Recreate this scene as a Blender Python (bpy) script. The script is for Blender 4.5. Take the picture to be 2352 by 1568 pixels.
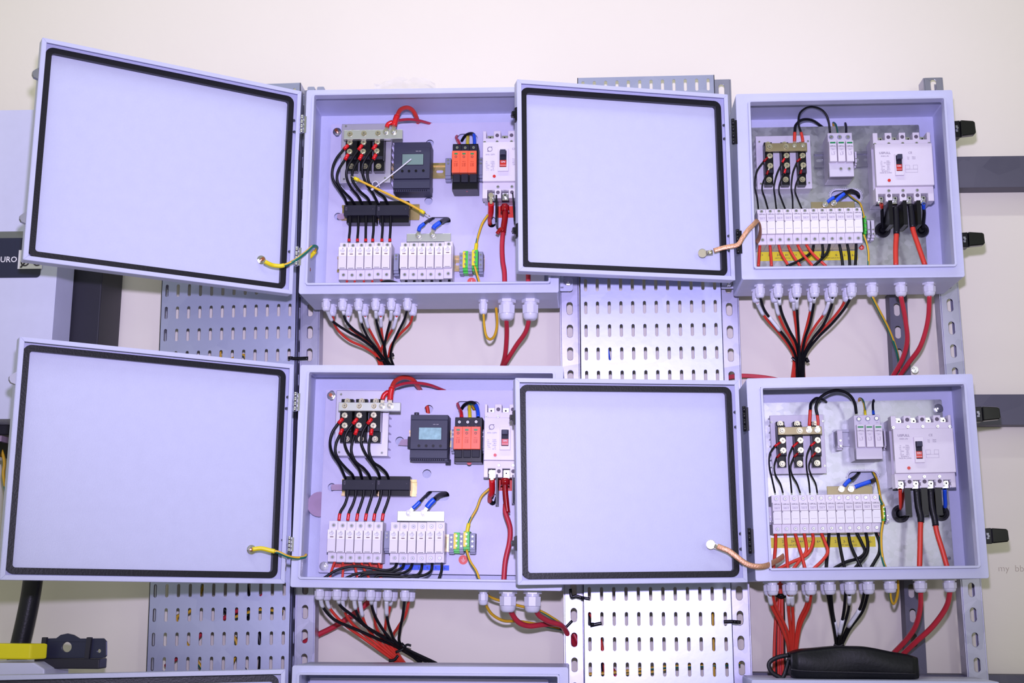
import bpy, math, random
from mathutils import Matrix, Vector
from mathutils.geometry import tessellate_polygon
for o in list(bpy.data.objects): bpy.data.objects.remove(o)
random.seed(4)
SC = bpy.context.scene; COL = SC.collection
# ---------------------------------------------------------------- camera
F, PIT, YAW, ROL = 2986.3, .1937, .0568, .0063
ZC = 1.40
cy, sy, cp, sp = math.cos(YAW), math.sin(YAW), math.cos(PIT), math.sin(PIT)
FW = Vector((-sy*cp, cy*cp, sp)); r0 = Vector((cy, sy, 0)); u0 = r0.cross(FW)
RT = r0*math.cos(ROL)+u0*math.sin(ROL); UP = -r0*math.sin(ROL)+u0*math.cos(ROL)
CAMP = Vector((0, 0, ZC))
cd = bpy.data.cameras.new('camera'); co = bpy.data.objects.new('camera', cd); COL.objects.link(co)
cd.sensor_width = 36; cd.lens = F/2352*36; cd.clip_start = .05; cd.clip_end = 60
co.matrix_world = Matrix(((RT.x, UP.x, -FW.x, 0), (RT.y, UP.y, -FW.y, 0), (RT.z, UP.z, -FW.z, ZC), (0, 0, 0, 1)))
SC.camera = co
# ---------------------------------------------------------------- world, lights, exposure
wd = bpy.data.worlds.new('room_light'); SC.world = wd; wd.use_nodes = True
wd.node_tree.nodes['Background'].inputs[0].default_value = (.95, 1, .82, 1)
wd.node_tree.nodes['Background'].inputs[1].default_value = .46
ld = bpy.data.lights.new('camera_flash', 'SPOT'); ld.energy = 200; ld.color = (.96, .86, 1.42); ld.shadow_soft_size = .03
ld.spot_size = math.radians(74); ld.spot_blend = 1.0
lo = bpy.data.objects.new('camera_flash', ld); COL.objects.link(lo); lo.location = (0.0, .05, ZC+.2)
lo.rotation_euler = (math.radians(90+15), 0, math.radians(4))
ld = bpy.data.lights.new('ceiling_tube', 'AREA'); ld.shape = 'RECTANGLE'; ld.size = 2.4; ld.size_y = .10; ld.energy = 27; ld.color = (.95, 1, 1)
lo = bpy.data.objects.new('ceiling_tube', ld); COL.objects.link(lo); lo.location = (-.35, 1.15, ZC+3.1)
lo.rotation_euler = (math.radians(25), 0, 0)
ld = bpy.data.lights.new('added_plate_light', 'AREA'); ld.shape = 'RECTANGLE'; ld.size = .35; ld.size_y = .55; ld.energy = 13; ld.color = (.95, .95, 1)  # added area light, source unseen, to raise a highlight on the lower right zinc plate
lo = bpy.data.objects.new('added_plate_light', ld); COL.objects.link(lo); lo.location = (1.74, -2.1, ZC+.73); lo.rotation_euler = (math.radians(84), 0, math.radians(14))
SC.view_settings.view_transform = 'Standard'; SC.view_settings.look = 'None'; SC.view_settings.gamma = 1
SC.view_settings.use_curve_mapping = False; SC.view_settings.exposure = 0.0

# ---------------------------------------------------------------- materials
def lin(c): return tuple((v/255/12.92 if v/255 < .04045 else ((v/255+.055)/1.055)**2.4) for v in c)
MATS = {}
def mat(name, c, rough=.5, metal=0., ns=0, namt=.1, bump=0., bs=300, alpha=1, trans=0, spec=.5, coat=0, emit=None):
    m = bpy.data.materials.new(name); m.use_nodes = True; n = m.node_tree.nodes; l = m.node_tree.links
    b = n['Principled BSDF']; c = lin(c)
    b.inputs['Base Color'].default_value = (*c, 1); b.inputs['Roughness'].default_value = rough; b.inputs['Metallic'].default_value = metal
    b.inputs['Specular IOR Level'].default_value = spec; b.inputs['Coat Weight'].default_value = coat
    b.inputs['Transmission Weight'].default_value = trans; b.inputs['Alpha'].default_value = alpha
    tc = n.new('ShaderNodeTexCoord')
    nz = n.new('ShaderNodeTexNoise'); nz.inputs['Scale'].default_value = ns or 40; nz.inputs['Detail'].default_value = 5
    l.new(tc.outputs['Object'], nz.inputs['Vector'])
    mx = n.new('ShaderNodeMix'); mx.data_type = 'RGBA'
    a = namt if ns else .04
    mx.inputs['A'].default_value = (*[v*(1-a) for v in c], 1); mx.inputs['B'].default_value = (*[min(1, v*(1+a)) for v in c], 1)
    l.new(nz.outputs['Fac'], mx.inputs['Factor']); l.new(mx.outputs['Result'], b.inputs['Base Color'])
    if bump:
        n2 = n.new('ShaderNodeTexNoise'); n2.inputs['Scale'].default_value = bs; n2.inputs['Detail'].default_value = 2
        l.new(tc.outputs['Object'], n2.inputs['Vector'])
        bp = n.new('ShaderNodeBump'); bp.inputs['Strength'].default_value = bump; bp.inputs['Distance'].default_value = .001
        l.new(n2.outputs['Fac'], bp.inputs['Height']); l.new(bp.outputs['Normal'], b.inputs['Normal'])
    MATS[name] = m; return m
def zinc(name, c1, c2, rough, sc, metal=.9, rv=.2):
    m = mat(name, c1, rough, metal, bump=.08, bs=90); n = m.node_tree.nodes; l = m.node_tree.links; b = n['Principled BSDF']
    tc = n.new('ShaderNodeTexCoord'); v = n.new('ShaderNodeTexVoronoi'); v.inputs['Scale'].default_value = sc
    nz = n.new('ShaderNodeTexNoise'); nz.inputs['Scale'].default_value = sc*.35; nz.inputs['Detail'].default_value = 6
    l.new(tc.outputs['Object'], v.inputs['Vector']); l.new(tc.outputs['Object'], nz.inputs['Vector'])
    ad = n.new('ShaderNodeMath'); ad.operation = 'ADD'; sx = n.new('ShaderNodeSeparateColor'); l.new(v.outputs['Color'], sx.inputs[0])
    mu = n.new('ShaderNodeMath'); mu.operation = 'MULTIPLY'; mu.inputs[1].default_value = .45; l.new(sx.outputs[0], mu.inputs[0])
    l.new(mu.outputs[0], ad.inputs[0]); l.new(nz.outputs['Fac'], ad.inputs[1])
    rp = n.new('ShaderNodeMapRange'); rp.inputs[1].default_value = .3; rp.inputs[2].default_value = 1.1; l.new(ad.outputs[0], rp.inputs[0])
    mx = n.new('ShaderNodeMix'); mx.data_type = 'RGBA'; mx.inputs['A'].default_value = (*lin(c1), 1); mx.inputs['B'].default_value = (*lin(c2), 1)
    l.new(rp.outputs[0], mx.inputs['Factor']); l.new(mx.outputs['Result'], b.inputs['Base Color'])
    r2 = n.new('ShaderNodeMapRange'); r2.inputs[3].default_value = rough-rv*.4; r2.inputs[4].default_value = rough+rv*.6; l.new(ad.outputs[0], r2.inputs[0]); l.new(r2.outputs[0], b.inputs['Roughness'])
    return m
PAINT = mat('pale_blue_powder_coat', (198, 200, 228), .42, bump=.25, bs=700)
PLATEP = mat('lavender_painted_plate', (206, 202, 230), .42, bump=.15, bs=700)
WALL = mat('cream_plaster', (238, 230, 216), .85, ns=2.2, namt=.045, bump=.5, bs=45)
FLOOR = mat('grey_concrete_floor', (120, 115, 108), .8, ns=5, namt=.15)
CEIL = mat('white_ceiling_paint', (225, 225, 220), .9)
RUB = mat('black_rubber', (22, 20, 30), .38, spec=.35, bump=.3, bs=250)
BLK = mat('black_plastic', (14, 13, 20), .3, spec=.3)
BLKG = mat('glossy_black_plastic', (10, 10, 14), .12)
DGR = mat('dark_grey_plastic', (56, 57, 78), .5, spec=.35, bump=.12, bs=500)
DGR2 = mat('darker_grey_plastic', (34, 34, 48), .55, spec=.3)
WHT = mat('white_plastic', (226, 218, 228), .35)
WHT2 = mat('pale_grey_plastic', (208, 202, 216), .4)
NYL = mat('white_nylon', (218, 216, 232), .3)
GRYP = mat('grey_plastic', (142, 144, 168), .45)
ORG = mat('orange_plastic', (240, 98, 62), .4)
GRN = mat('green_plastic', (64, 200, 60), .4)
YEL = mat('yellow_plastic', (238, 214, 40), .4)
GWIN = mat('green_window', (40, 140, 84), .3)
RED = mat('red_cable_jacket', (214, 58, 44), .4, ns=60, namt=.1)
RED2 = mat('crimson_cable_jacket', (196, 44, 62), .38, ns=50, namt=.12)
DRED = mat('dark_red_heat_shrink', (150, 10, 18), .15)
CRIMP = mat('red_crimp_sleeve', (214, 24, 32), .25)
BLU = mat('blue_sleeve', (28, 84, 226), .3)
BCAB = mat('black_cable_jacket', (15, 14, 21), .4, spec=.3)
YCAB = mat('yellow_cable_jacket', (226, 176, 40), .4)
GCAB = mat('green_cable_jacket', (20, 110, 92), .4)
YSL = mat('yellow_sleeve', (236, 214, 30), .35)
WSL = mat('white_marker_sleeve', (236, 236, 244), .45)
STL = mat('bright_steel', (205, 205, 210), .22, 1.)
STLD = mat('dull_steel', (150, 150, 160), .4, 1.)
TIN = mat('tinned_copper', (212, 204, 180), .3, 1.)
COPB = mat('copper_braid', (226, 166, 132), .45, .7, ns=420, namt=.45, bump=.8, bs=420)
COPS = mat('copper_stud', (196, 120, 84), .35, 1.)
SILV = mat('galvanised_bar', (196, 200, 190), .34, .7, ns=8, namt=.06)
BRZ = mat('bronze_toned_bar', (150, 140, 104), .42, .7, ns=8, namt=.08)
GZIN = zinc('galvanised_strut', (150, 150, 172), (186, 184, 206), .38, 26, rv=.06)
GZT = zinc('galvanised_tray', (172, 176, 208), (186, 190, 216), .42, 18, rv=.03)
GZD = zinc('weathered_galvanised_rail', (88, 86, 104), (112, 110, 124), .55, 16, .6)
GZP = zinc('spangled_zinc_plate', (160, 162, 166), (190, 192, 194), .34, 95, rv=.12)
YZIN = zinc('yellow_zinc_rail', (176, 160, 84), (200, 176, 140), .3, 50)
FIN = mat('aluminium', (196, 192, 206), .38, .6)
LCD = mat('lcd_glass', (160, 198, 202), .12, ns=110, namt=.5)
LCDG = mat('lcd_glass_green', (118, 142, 136), .15)
PRT = mat('grey_print', (140, 130, 150), .6)
PRTD = mat('dark_print', (52, 46, 60), .6)
PRW = mat('white_print', (240, 236, 240), .6)
BTN = mat('red_button', (212, 44, 34), .3)
TAG_R = mat('red_label_tape', (226, 56, 36), .5)
TAG_B = mat('blue_label_tape', (40, 92, 236), .5)
TAG_Y = mat('yellow_label_tape', (226, 208, 20), .5)
STKR = mat('salmon_sticker', (240, 92, 84), .5)
NAVY = mat('navy_band', (38, 40, 66), .35)
INVW = mat('inverter_white', (214, 214, 240), .4)
INVD = mat('inverter_charcoal', (36, 34, 46), .55)
POUCH = mat('black_leather', (10, 11, 18), .45, spec=.3, ns=30, namt=.2, bump=.35, bs=160)
HOLE = mat('dark_recess', (16, 13, 20), .7, spec=.2)
SLOT = mat('screw_slot', (64, 60, 72), .5, .6)
CLEAR = mat('clear_plastic_film', (235, 235, 250), .08, alpha=.12)
YHAN = mat('bright_yellow_plastic', (240, 226, 22), .35)
PENC = mat('pencil_line', (176, 160, 146), .8)
PINKG = mat('translucent_rubber', (190, 160, 190), .3, alpha=.75)
SMUD = mat('brown_scuff', (176, 150, 140), .9)

# ---------------------------------------------------------------- geometry helpers
def ray(px, py): return (FW+RT*((px-1176)/F)-UP*((py-784)/F))
def at(px, py, Y):
    d = ray(px, py); return CAMP+d*(Y/d.y)
def zr(ox, oy, s): return lambda x, y: (ox+x/s, oy+y/s)
R1, R2, R3, R4 = zr(680, 190, 4.2), zr(680, 450, 3.7935), zr(680, 840, 4.2), zr(660, 1120, 3.5)
R5, R6, R7, R8 = zr(1660, 170, 3.3988), zr(1660, 420, 3.3988), zr(1660, 840, 3.3988), zr(1660, 1108, 3.3988)
RA, RB, RC = zr(760, 530, 6.357), zr(1180, 560, 3.92), zr(1180, 1168, 3.92)
RD, RE, RF, RG, RX = zr(560, 540, 9.8), zr(1730, 1120, 7.35), zr(0, 460, 3.92), zr(0, 1168, 3.92), lambda x, y: (x, y)

class MB:
    def __init__(s): s.v = []; s.f = []; s.m = []; s.sm = []
    def add(s, v, f, mi=0, sm=False):
        k = len(s.v); s.v += [tuple(p) for p in v]
        for q in f: s.f.append([i+k for i in q]); s.m.append(mi); s.sm.append(sm)
        return s
    def box(s, x0, x1, y0, y1, z0, z1, mi=0):
        if x0 > x1: x0, x1 = x1, x0
        if z0 > z1: z0, z1 = z1, z0
        v = [(x, y, z) for x in (x0, x1) for y in (y0, y1) for z in (z0, z1)]
        return s.add(v, [(0, 1, 3, 2), (4, 6, 7, 5), (0, 4, 5, 1), (2, 3, 7, 6), (0, 2, 6, 4), (1, 5, 7, 3)], mi)
    def prism(s, poly, y0, y1, mi=0, holes=(), sm=False):
        loops = [poly]+list(holes); base = []
        for lp in loops: base += list(lp)
        tris = tessellate_polygon([[Vector((a, b, 0)) for a, b in lp] for lp in loops])
        n = len(base); v = [(a, y0, b) for a, b in base]+[(a, y1, b) for a, b in base]
        f = []
        for t in tris:
            a, b, c = [base[i] for i in t]
            cr = (b[0]-a[0])*(c[1]-a[1])-(b[1]-a[1])*(c[0]-a[0])
            t = list(t) if cr > 0 else list(reversed(t))
            f.append(t); f.append([i+n for i in reversed(t)])
        s.add(v, f, mi)
        k0 = len(s.v)-2*n; k = 0
        for li, lp in enumerate(loops):
            ar = sum(lp[i][0]*lp[(i+1) % len(lp)][1]-lp[(i+1) % len(lp)][0]*lp[i][1] for i in range(len(lp)))
            m = len(lp)
            for i in range(m):
                a, b = k+i, k+(i+1) % m
                q = [a, a+n, b+n, b] if (ar > 0) == (li == 0) else [b, b+n, a+n, a]
                s.f.append([k0+j for j in q]); s.m.append(mi); s.sm.append(sm)
            k += m
        return s
    def cyl(s, cx, cz, r, y0, y1, n=16, mi=0, r2=None, ph=0):
        r2 = r if r2 is None else r2
        v = [(cx+r*math.cos(ph+6.2832*i/n), y0, cz+r*math.sin(ph+6.2832*i/n)) for i in range(n)]
        v += [(cx+r2*math.cos(ph+6.2832*i/n), y1, cz+r2*math.sin(ph+6.2832*i/n)) for i in range(n)]
        s.add(v, [[i, i+n, (i+1) % n+n, (i+1) % n] for i in range(n)], mi, n > 8)
        s.add(v, [list(range(n)), list(reversed(range(n, 2*n)))], mi); return s
    def lathe(s, prof, n=16, mi=0, cx=0, cy=0, ph=0, sm=True):     # axis z ; prof = [(r,z)]
        v = []
        for r, z in prof: v += [(cx+r*math.cos(ph+6.2832*i/n), cy+r*math.sin(ph+6.2832*i/n), z) for i in range(n)]
        f = [[k*n+i, k*n+(i+1) % n, (k+1)*n+(i+1) % n, (k+1)*n+i] for k in range(len(prof)-1) for i in range(n)]
        s.add(v, f, mi, sm); s.add(v[:n], [list(reversed(range(n)))], mi); s.add(v[-n:], [list(range(n))], mi); return s
    def tube(s, pts, r, n=8, mi=0, mfn=None, flat=None, caps=True, closed=False):
        pts = [Vector(p) for p in pts]; m = len(pts); rs = r if isinstance(r, (list, tuple)) else [r]*m
        k0 = len(s.v); up = None
        for i, p in enumerate(pts):
            t = (pts[(i+1) % m if closed else min(i+1, m-1)]-pts[(i-1) % m if closed else max(i-1, 0)])
            t = t.normalized() if t.length > 1e-9 else Vector((0, 0, 1))
            if up is None: up = Vector((0, -1, 0)) if abs(t.y) < .95 else Vector((1, 0, 0))
            a = (up-t*up.dot(t)).normalized(); b = t.cross(a); up = a
            fl = flat if flat else 1
            for j in range(n):
                th = 6.2832*j/n; s.v.append(tuple(p+a*(rs[i]*fl*math.cos(th))+b*(rs[i]*math.sin(th))))
        for i in range(m if closed else m-1):
            for j in range(n):
                s.f.append([k0+i*n+j, k0+((i+1) % m)*n+j, k0+((i+1) % m)*n+(j+1) % n, k0+i*n+(j+1) % n]); s.sm.append(True)
                s.m.append(mfn(i, j) if mfn else mi)
        if caps and not closed:
            s.f.append([k0+j for j in reversed(range(n))][::-1]); s.m.append(mi); s.sm.append(False)
            s.f.append([k0+(m-1)*n+j for j in range(n)][::-1]); s.m.append(mi); s.sm.append(False)
        return s
    def ring(s, outer, inner, y0, y1, mi=0): return s.prism(outer, y0, y1, mi, [inner])
    def data(s, name, mats):
        me = bpy.data.meshes.new(name); me.from_pydata(s.v, [], s.f)
        for m in mats: me.materials.append(m)
        me.polygons.foreach_set('material_index', s.m); me.polygons.foreach_set('use_smooth', s.sm); me.update(); return me
def rect(x0, x1, z0, z1): return [(x0, z0), (x1, z0), (x1, z1), (x0, z1)]
def rrect(x0, x1, z0, z1, r, n=5):
    P = []
    for cx, cz, a in ((x1-r, z0+r, -90), (x1-r, z1-r, 0), (x0+r, z1-r, 90), (x0+r, z0+r, 180)):
        for i in range(n+1):
            t = math.radians(a+90*i/n); P.append((cx+r*math.cos(t), cz+r*math.sin(t)))
    return P
def circ(cx, cz, r, n=16): return [(cx+r*math.cos(6.2832*i/n), cz+r*math.sin(6.2832*i/n)) for i in range(n)]
def spline(P, seg=7):
    P = [Vector(p) for p in P]; out = []
    Q = [P[0]*2-P[1]]+P+[P[-1]*2-P[-2]]
    for i in range(1, len(Q)-2):
        a, b, c, d = Q[i-1:i+3]
        for k in range(seg):
            t = k/seg; out.append(.5*((2*b)+(c-a)*t+(2*a-5*b+4*c-d)*t*t+(3*b-a-3*c+d)*t*t*t))
    out.append(P[-1]); return out
def bevel(o, w, seg=2):
    m = o.modifiers.new('bevel', 'BEVEL'); m.width = w; m.segments = seg; m.limit_method = 'ANGLE'; m.angle_limit = .7; return o
def tag(o, label=None, cat=None, group=None, kind=None):
    for k, v in (('label', label), ('category', cat), ('group', group), ('kind', kind)):
        if v: o[k] = v
    return o
class Fr:
    """local frame; y=0 is the face towards the room, +y goes into the wall"""
    def __init__(s, name, label=None, cat=None, group=None, loc=None, roll=0, yaw=0, parent=None):
        s.M = Matrix.Translation(loc)@Matrix.Rotation(yaw, 4, 'Z')@Matrix.Rotation(-roll, 4, 'Y'); s.I = s.M.inverted()
        s.roll = roll; s.yaw = yaw
        if name:
            s.o = bpy.data.objects.new(name, None); s.o.empty_display_size = .02; COL.objects.link(s.o); s.o.matrix_world = s.M
            tag(s.o, label, cat, group)
    def px(s, p, y=0):
        o = s.I@CAMP; d = s.I.to_3x3()@ray(*p); t = (y-o.y)/d.y; q = o+d*t; return q.x, q.z
    def P(s, p, y=0):
        a, b = s.px(p, y); return Vector((a, y, b))
    def part(s, name, mb, mats, parent=None, bev=0, label=None):
        mats = mats if isinstance(mats, (list, tuple)) else [mats]
        o = bpy.data.objects.new(name, mb.data(name, mats)); COL.objects.link(o)
        o.parent = parent or s.o
        if bev: bevel(o, bev)
        if label: o['label'] = label
        return o
    def boxp(s, name, a, b, y0, y1, m, parent=None, bev=0, label=None):
        (x0, z0), (x1, z1) = s.px(a, y0), s.px(b, y0)
        return s.part(name, MB().box(x0, x1, y0, y1, z0, z1), m, parent, bev, label)
    def child(s, name, me, loc, parent=None):
        o = bpy.data.objects.new(name, me); COL.objects.link(o); o.parent = parent or s.o; o.location = loc; return o
def copy_tree(o, parent=None):
    c = o.copy(); COL.objects.link(c)
    if parent: c.parent = parent
    for ch in [q for q in KIDS.get(o.name, [])]: copy_tree(ch, c)
    return c
KIDS = {}
def index_kids(o):
    KIDS[o.name] = list(o.children)
    for c in o.children: index_kids(c)
TXT = {}
def text(fr, s, p, y, h, m, parent=None, align='CENTER', name='lettering', sx=1, loc=None, rot=0, bold=0):
    key = (s, round(h, 5), m.name, align, sx)
    if key not in TXT:
        c = bpy.data.curves.new('lettering', 'FONT'); c.body = s; c.size = h*1.38; c.align_x = align; c.align_y = 'CENTER'; c.extrude = .00008
        c.space_line = 1.0; c.offset = bold; c.resolution_u = 2; c.materials.append(m); TXT[key] = c
    o = bpy.data.objects.new(name, TXT[key]); COL.objects.link(o); o.parent = parent or fr.o
    if loc is None: a, b = fr.px(p, y); loc = (a, y-.0002, b)
    o.location = loc; o.rotation_euler = (math.pi/2, rot, 0); o.scale = (sx, 1, 1); return o
def screw_mesh(name, r, m=STL, h=.002, wash=0):
    b = MB()
    if wash: b.cyl(0, 0, r*wash, -.0006, 0, 14, 0)
    b.cyl(0, 0, r*.8, -h, -.0004, 12, 0, r2=r)
    b.box(-r*.5, r*.5, -h-.00012, -h+.0004, -r*.085, r*.085, 1); b.box(-r*.085, r*.085, -h-.00014, -h+.0004, -r*.5, r*.5, 1)
    return b.data(name, [m, SLOT])
SCR_S, SCR_M, SCR_L = screw_mesh('screw', .0026), screw_mesh('screw', .0036), screw_mesh('screw', .0048, TIN, .003, 1.25)
def bolt_mesh(r, m1, m2, L=.012):
    b = MB().cyl(0, 0, r*1.25, -.0015, 0, 20, 0).cyl(0, 0, r, -.0065, -.0014, 6, 0).cyl(0, 0, r*.5, -L, -.006, 12, 1)
    return b.data('stud', [m1, m2])
BOLT, BOLTC = bolt_mesh(.0075, STL, STL), bolt_mesh(.0075, STL, COPS)
BOLTS = bolt_mesh(.0046, STL, TIN, .008)
ORDN = ['first', 'second', 'third', 'fourth', 'fifth', 'sixth', 'seventh', 'eighth', 'ninth', 'tenth', 'eleventh', 'twelfth']
NM = {'UL': 'upper left cabinet', 'LL': 'lower left cabinet', 'UR': 'upper right cabinet', 'LR': 'lower right cabinet'}

# cables: one mesh per cable with its lugs, sleeves and crimps as children
def lerpY(n, Y0, Y1, bulge):
    return [Y0+(Y1-Y0)*i/(n-1)-bulge*math.sin(math.pi*i/(n-1)) for i in range(n)]
def cable(name, label, group, m, d, R, pts, Y0, Y1=None, bulge=0, gy=False, cat='cable', seg=6, n=8, flat=None, roll=0):
    Y1 = Y0 if Y1 is None else Y1; Ys = lerpY(len(pts), Y0, Y1, bulge)
    W = [at(*R(*p[:2]), p[2] if len(p) > 2 else Y) for p, Y in zip(pts, Ys)]
    S = spline(W, seg); o0 = W[0]; S = [p-o0 for p in S]
    mb = MB()
    if gy: mb.tube(S, d/2, 10, mfn=lambda i, j: 1 if ((j+i//16) % 10) in (1, 2, 3, 4, 5) else 0)
    else: mb.tube(S, d/2, n, flat=flat)
    o = bpy.data.objects.new(name, mb.data(name, [YCAB, GCAB] if gy else [m])); COL.objects.link(o); o.location = o0
    tag(o, label, cat, group); o['_'] = 0; del o['_']
    return o, S, o0
def sleeve(c, name, m, a, b, d, label=None):
    """sleeve over the path fraction a..b of cable c"""
    o, S, o0 = c; n = len(S)-1; i0, i1 = int(round(a*n)), int(round(b*n)); i1 = max(i1, i0+1)
    q = bpy.data.objects.new(name, MB().tube(S[i0:i1+1], d/2, 10).data(name, [m])); COL.objects.link(q); q.parent = o
    if label: q['label'] = label
    return q
def piece(c, name, m, P, d, R=RX, Y=None, Y1=None, flat=None, rs=None):
    """extra piece of the cable c that follows its own pixels"""
    o, S, o0 = c; Ys = lerpY(len(P), Y, Y if Y1 is None else Y1, 0)
    W = [at(*R(*p), y)-o0 for p, y in zip(P, Ys)]; S2 = spline(W, 4) if len(W) > 2 else W
    r = d/2 if rs is None else [rs[0]+(rs[1]-rs[0])*i/(len(S2)-1) for i in range(len(S2))]
    q = bpy.data.objects.new(name, MB().tube(S2, r, 10, flat=flat).data(name, [m])); COL.objects.link(q); q.parent = o; return q
def lug(c, p, R, Y, r=.0058, m=TIN, tail=None, bolt=True):
    """ring lug around a bolt at the pixel p, with a tail towards the pixel tail"""
    o, S, o0 = c; w = at(*R(*p), Y)-o0; b = MB()
    b.prism(circ(w.x, w.z, r), w.y-.0012, w.y+.0012)
    if tail:
        t = at(*R(*tail), Y)-o0; dv = Vector((t.x-w.x, 0, t.z-w.z)); dv.normalize(); nn = Vector((-dv.z, 0, dv.x))*r*.55
        t2 = Vector((t.x, 0, t.z)); w2 = Vector((w.x, 0, w.z))
        q = [w2+nn, t2+nn, t2-nn, w2-nn]; q = [(k.x, k.z) for k in q]
        b.prism(q, w.y-.001, w.y+.0014)
    q = bpy.data.objects.new('ring_lug', b.data('ring_lug', [m])); COL.objects.link(q); q.parent = o
    if bolt:
        q2 = bpy.data.objects.new('bolt', BOLTS); COL.objects.link(q2); q2.parent = q; q2.location = (w.x, w.y-.0012, w.z)
    return q
# ---------------------------------------------------------------- the setting
YW = 2.84; YC = 2.5586; PL = 2.682
def struct(name, mb, m, loc=(0, 0, 0)):
    o = bpy.data.objects.new(name, mb.data(name, [m])); COL.objects.link(o); o.location = loc; o['kind'] = 'structure'; return o
struct('wall_back', MB().box(-3.2, 3.2, YW, YW+.15, 0, ZC+3.4), WALL)
struct('floor', MB().box(-3.2, 3.2, -2.5, YW+.15, -.1, 0), FLOOR)
struct('ceiling', MB().box(-3.2, 3.2, -2.5, YW+.15, ZC+3.4, ZC+3.5), CEIL)
wf = Fr(None, loc=at(2312, 1300, YW-.0002)); 
def onwall(name, label, cat, p, s, h, m):
    o = bpy.data.objects.new(name, bpy.data.curves.new('lettering', 'FONT')); c = o.data; c.body = s; c.size = h*1.4; c.align_x = 'CENTER'; c.extrude = .0001; c.offset = -.0004
    c.materials.append(m); COL.objects.link(o); o.location = at(*p, YW-.0003); o.rotation_euler = (math.pi/2, 0, 0); tag(o, label, cat); return o
onwall('pencil_note', 'faint pencil scribble on the bare wall beside the lower right cabinet', 'scribble', (2328, 1312), 'my  bbe', .014, PENC)

# galvanised struts, trays and rails
def slotted_post(label, x0, z0, Y, roll, zt, zb, phase=0, m=GZIN):
    f = Fr('slotted_post', label, 'post', 'vertical slotted struts', loc=(x0, Y, z0+ZC), roll=roll)
    b = MB(); hw = .0215; k0 = math.ceil((zb+.018)/.05); k1 = math.floor((zt-.018)/.05)
    holes = [rrect(-.0063, .0063, .05*k-.014, .05*k+.014, .0062, 4) for k in range(k0, k1+1)]
    for a in range(0, len(holes), 6):
        hs = holes[a:a+6]; lo = zb if a == 0 else .05*(k0+a)-.025; hi = zt if a+6 >= len(holes) else .05*(k0+a+6)-.025
        b.prism(rect(-hw+.003, hw-.003, lo, hi), 0, .002, 0, hs)
    for s in (-1, 1):
        b.prism([(s*(hw-.003), zb), (s*hw, zb), (s*hw, zt), (s*(hw-.003), zt)][::s], .0008, .0028)
        b.box(s*hw, s*(hw-.002), .002, .041, zb, zt); b.box(s*hw, s*(hw-.009), .039, .041, zb, zt)
    f.part('channel', b, m, bev=.0007); return f
for key, (lab, x0, z0, Y, ro, top) in {'B': ('galvanised slotted strut carrying the hinge side of the left cabinets', -.6015, .5657, 2.7645, .0196, (730, 206)),
        'C': ('galvanised slotted strut left of the middle perforated tray', -.032, .6134, 2.7538, .0112, (1290, 220)),
        'D': ('galvanised slotted strut right of the middle perforated tray', .3114, .6098, 2.7556, .0083, (1655, 182)),
        'E': ('galvanised slotted strut behind the latch side of the right cabinets', .7837, .6194, 2.771, .0146, (2140, 178))}.items():
    zt = at(*top, Y).z-ZC-z0
    slotted_post(lab, x0, z0, Y, ro, zt, -.86)
def tray(label, x0, z0, Y, roll, top, depth, left=-.0125, right=.289):
    f = Fr('perforated_tray', label, 'cable tray', 'perforated cable trays', loc=(x0, Y, z0+ZC), roll=roll)
    zt = f.px(top)[1]; b = MB(); zb = -.86; k = math.floor((zt-.016)/.05); hi = zt
    while hi > zb:
        lo = .05*k-.025
        b.prism(rect(left, right, lo, hi), 0, .0015, 0, [rrect(.025*i-.0034, .025*i+.0034, .05*k-.014, .05*k+.014, .0034, 3) for i in range(12)])
        hi = lo; k -= 1
    f.part('perforated_face', b, GZT)
    for xx in (left, right-.0015):
        c = MB(); kk = math.floor((zt-.02)/.05); hh = zt
        # side flange with its own row of slots, built in the y/z plane
        q = MB()
        while hh > zb:
            lo = .05*kk-.025
            q.prism([(0, lo), (depth, lo), (depth, hh), (0, hh)], 0, .0015, 0, [rrect(depth*.5-.0034, depth*.5+.0034, .05*kk-.014, .05*kk+.014, .0034, 3)]); hh = lo; kk -= 1
        c.v = [(xx+(.0015-y), x, z) for x, y, z in q.v]; c.f = q.f; c.m = q.m; c.sm = q.sm
        f.part('side_flange', c, GZT)
    return f
tray('perforated galvanised cable tray behind the left doors', -.9181, .6071, 2.7462, .0193, (690, 190), .07)
tray('perforated galvanised cable tray standing between the middle struts', .003, .6063, 2.7186, .0074, (1500, 175), .055)
def rail(label, a, b, Y, d, slots=None, name='wall_rail'):
    """flat channel rail; a,b opposite corners in the picture on its face"""
    A, B = at(*a, Y), at(*b, Y); f = Fr(name, label, 'rail', 'dark rails fixed to the wall', loc=(A+B)/2)
    w, h = abs(A.x-B.x)/2, abs(A.z-B.z)/2; m = MB(); hs = []
    if slots:
        n = int(2*h/.05); hs = [rrect(slots-.0063, slots+.0063, -h+.05*k+.011, -h+.05*k+.039, .0062, 4) for k in range(n)]
    for i in range(0, max(1, len(hs)), 8):
        lo = -h if i == 0 else -h+.05*i; hi = h if i+8 >= len(hs) else -h+.05*(i+8)
        m.prism(rect(-w, w, lo, hi), 0, .002, 0, hs[i:i+8])
    if w > h: m.box(-w, w, .002, d, h-.002, h); m.box(-w, w, .002, d, -h, -h+.002)
    else: m.box(w-.002, w, .002, d, -h, h); m.box(-w, -w+.002, .002, d, -h, h)
    f.part('channel', m, GZD, bev=.0012); return f
rail('dark horizontal wall rail leaving the picture beside the upper right cabinet', (2000, 362), (2460, 428), 2.80, .04)
rail('dark horizontal wall rail leaving the picture beside the lower right cabinet', (2000, 906), (2460, 975), 2.80, .04)
rail('horizontal rail along the bottom right under the black pouch', (1722, 1544), (2460, 1592), 2.795, .045)
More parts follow.
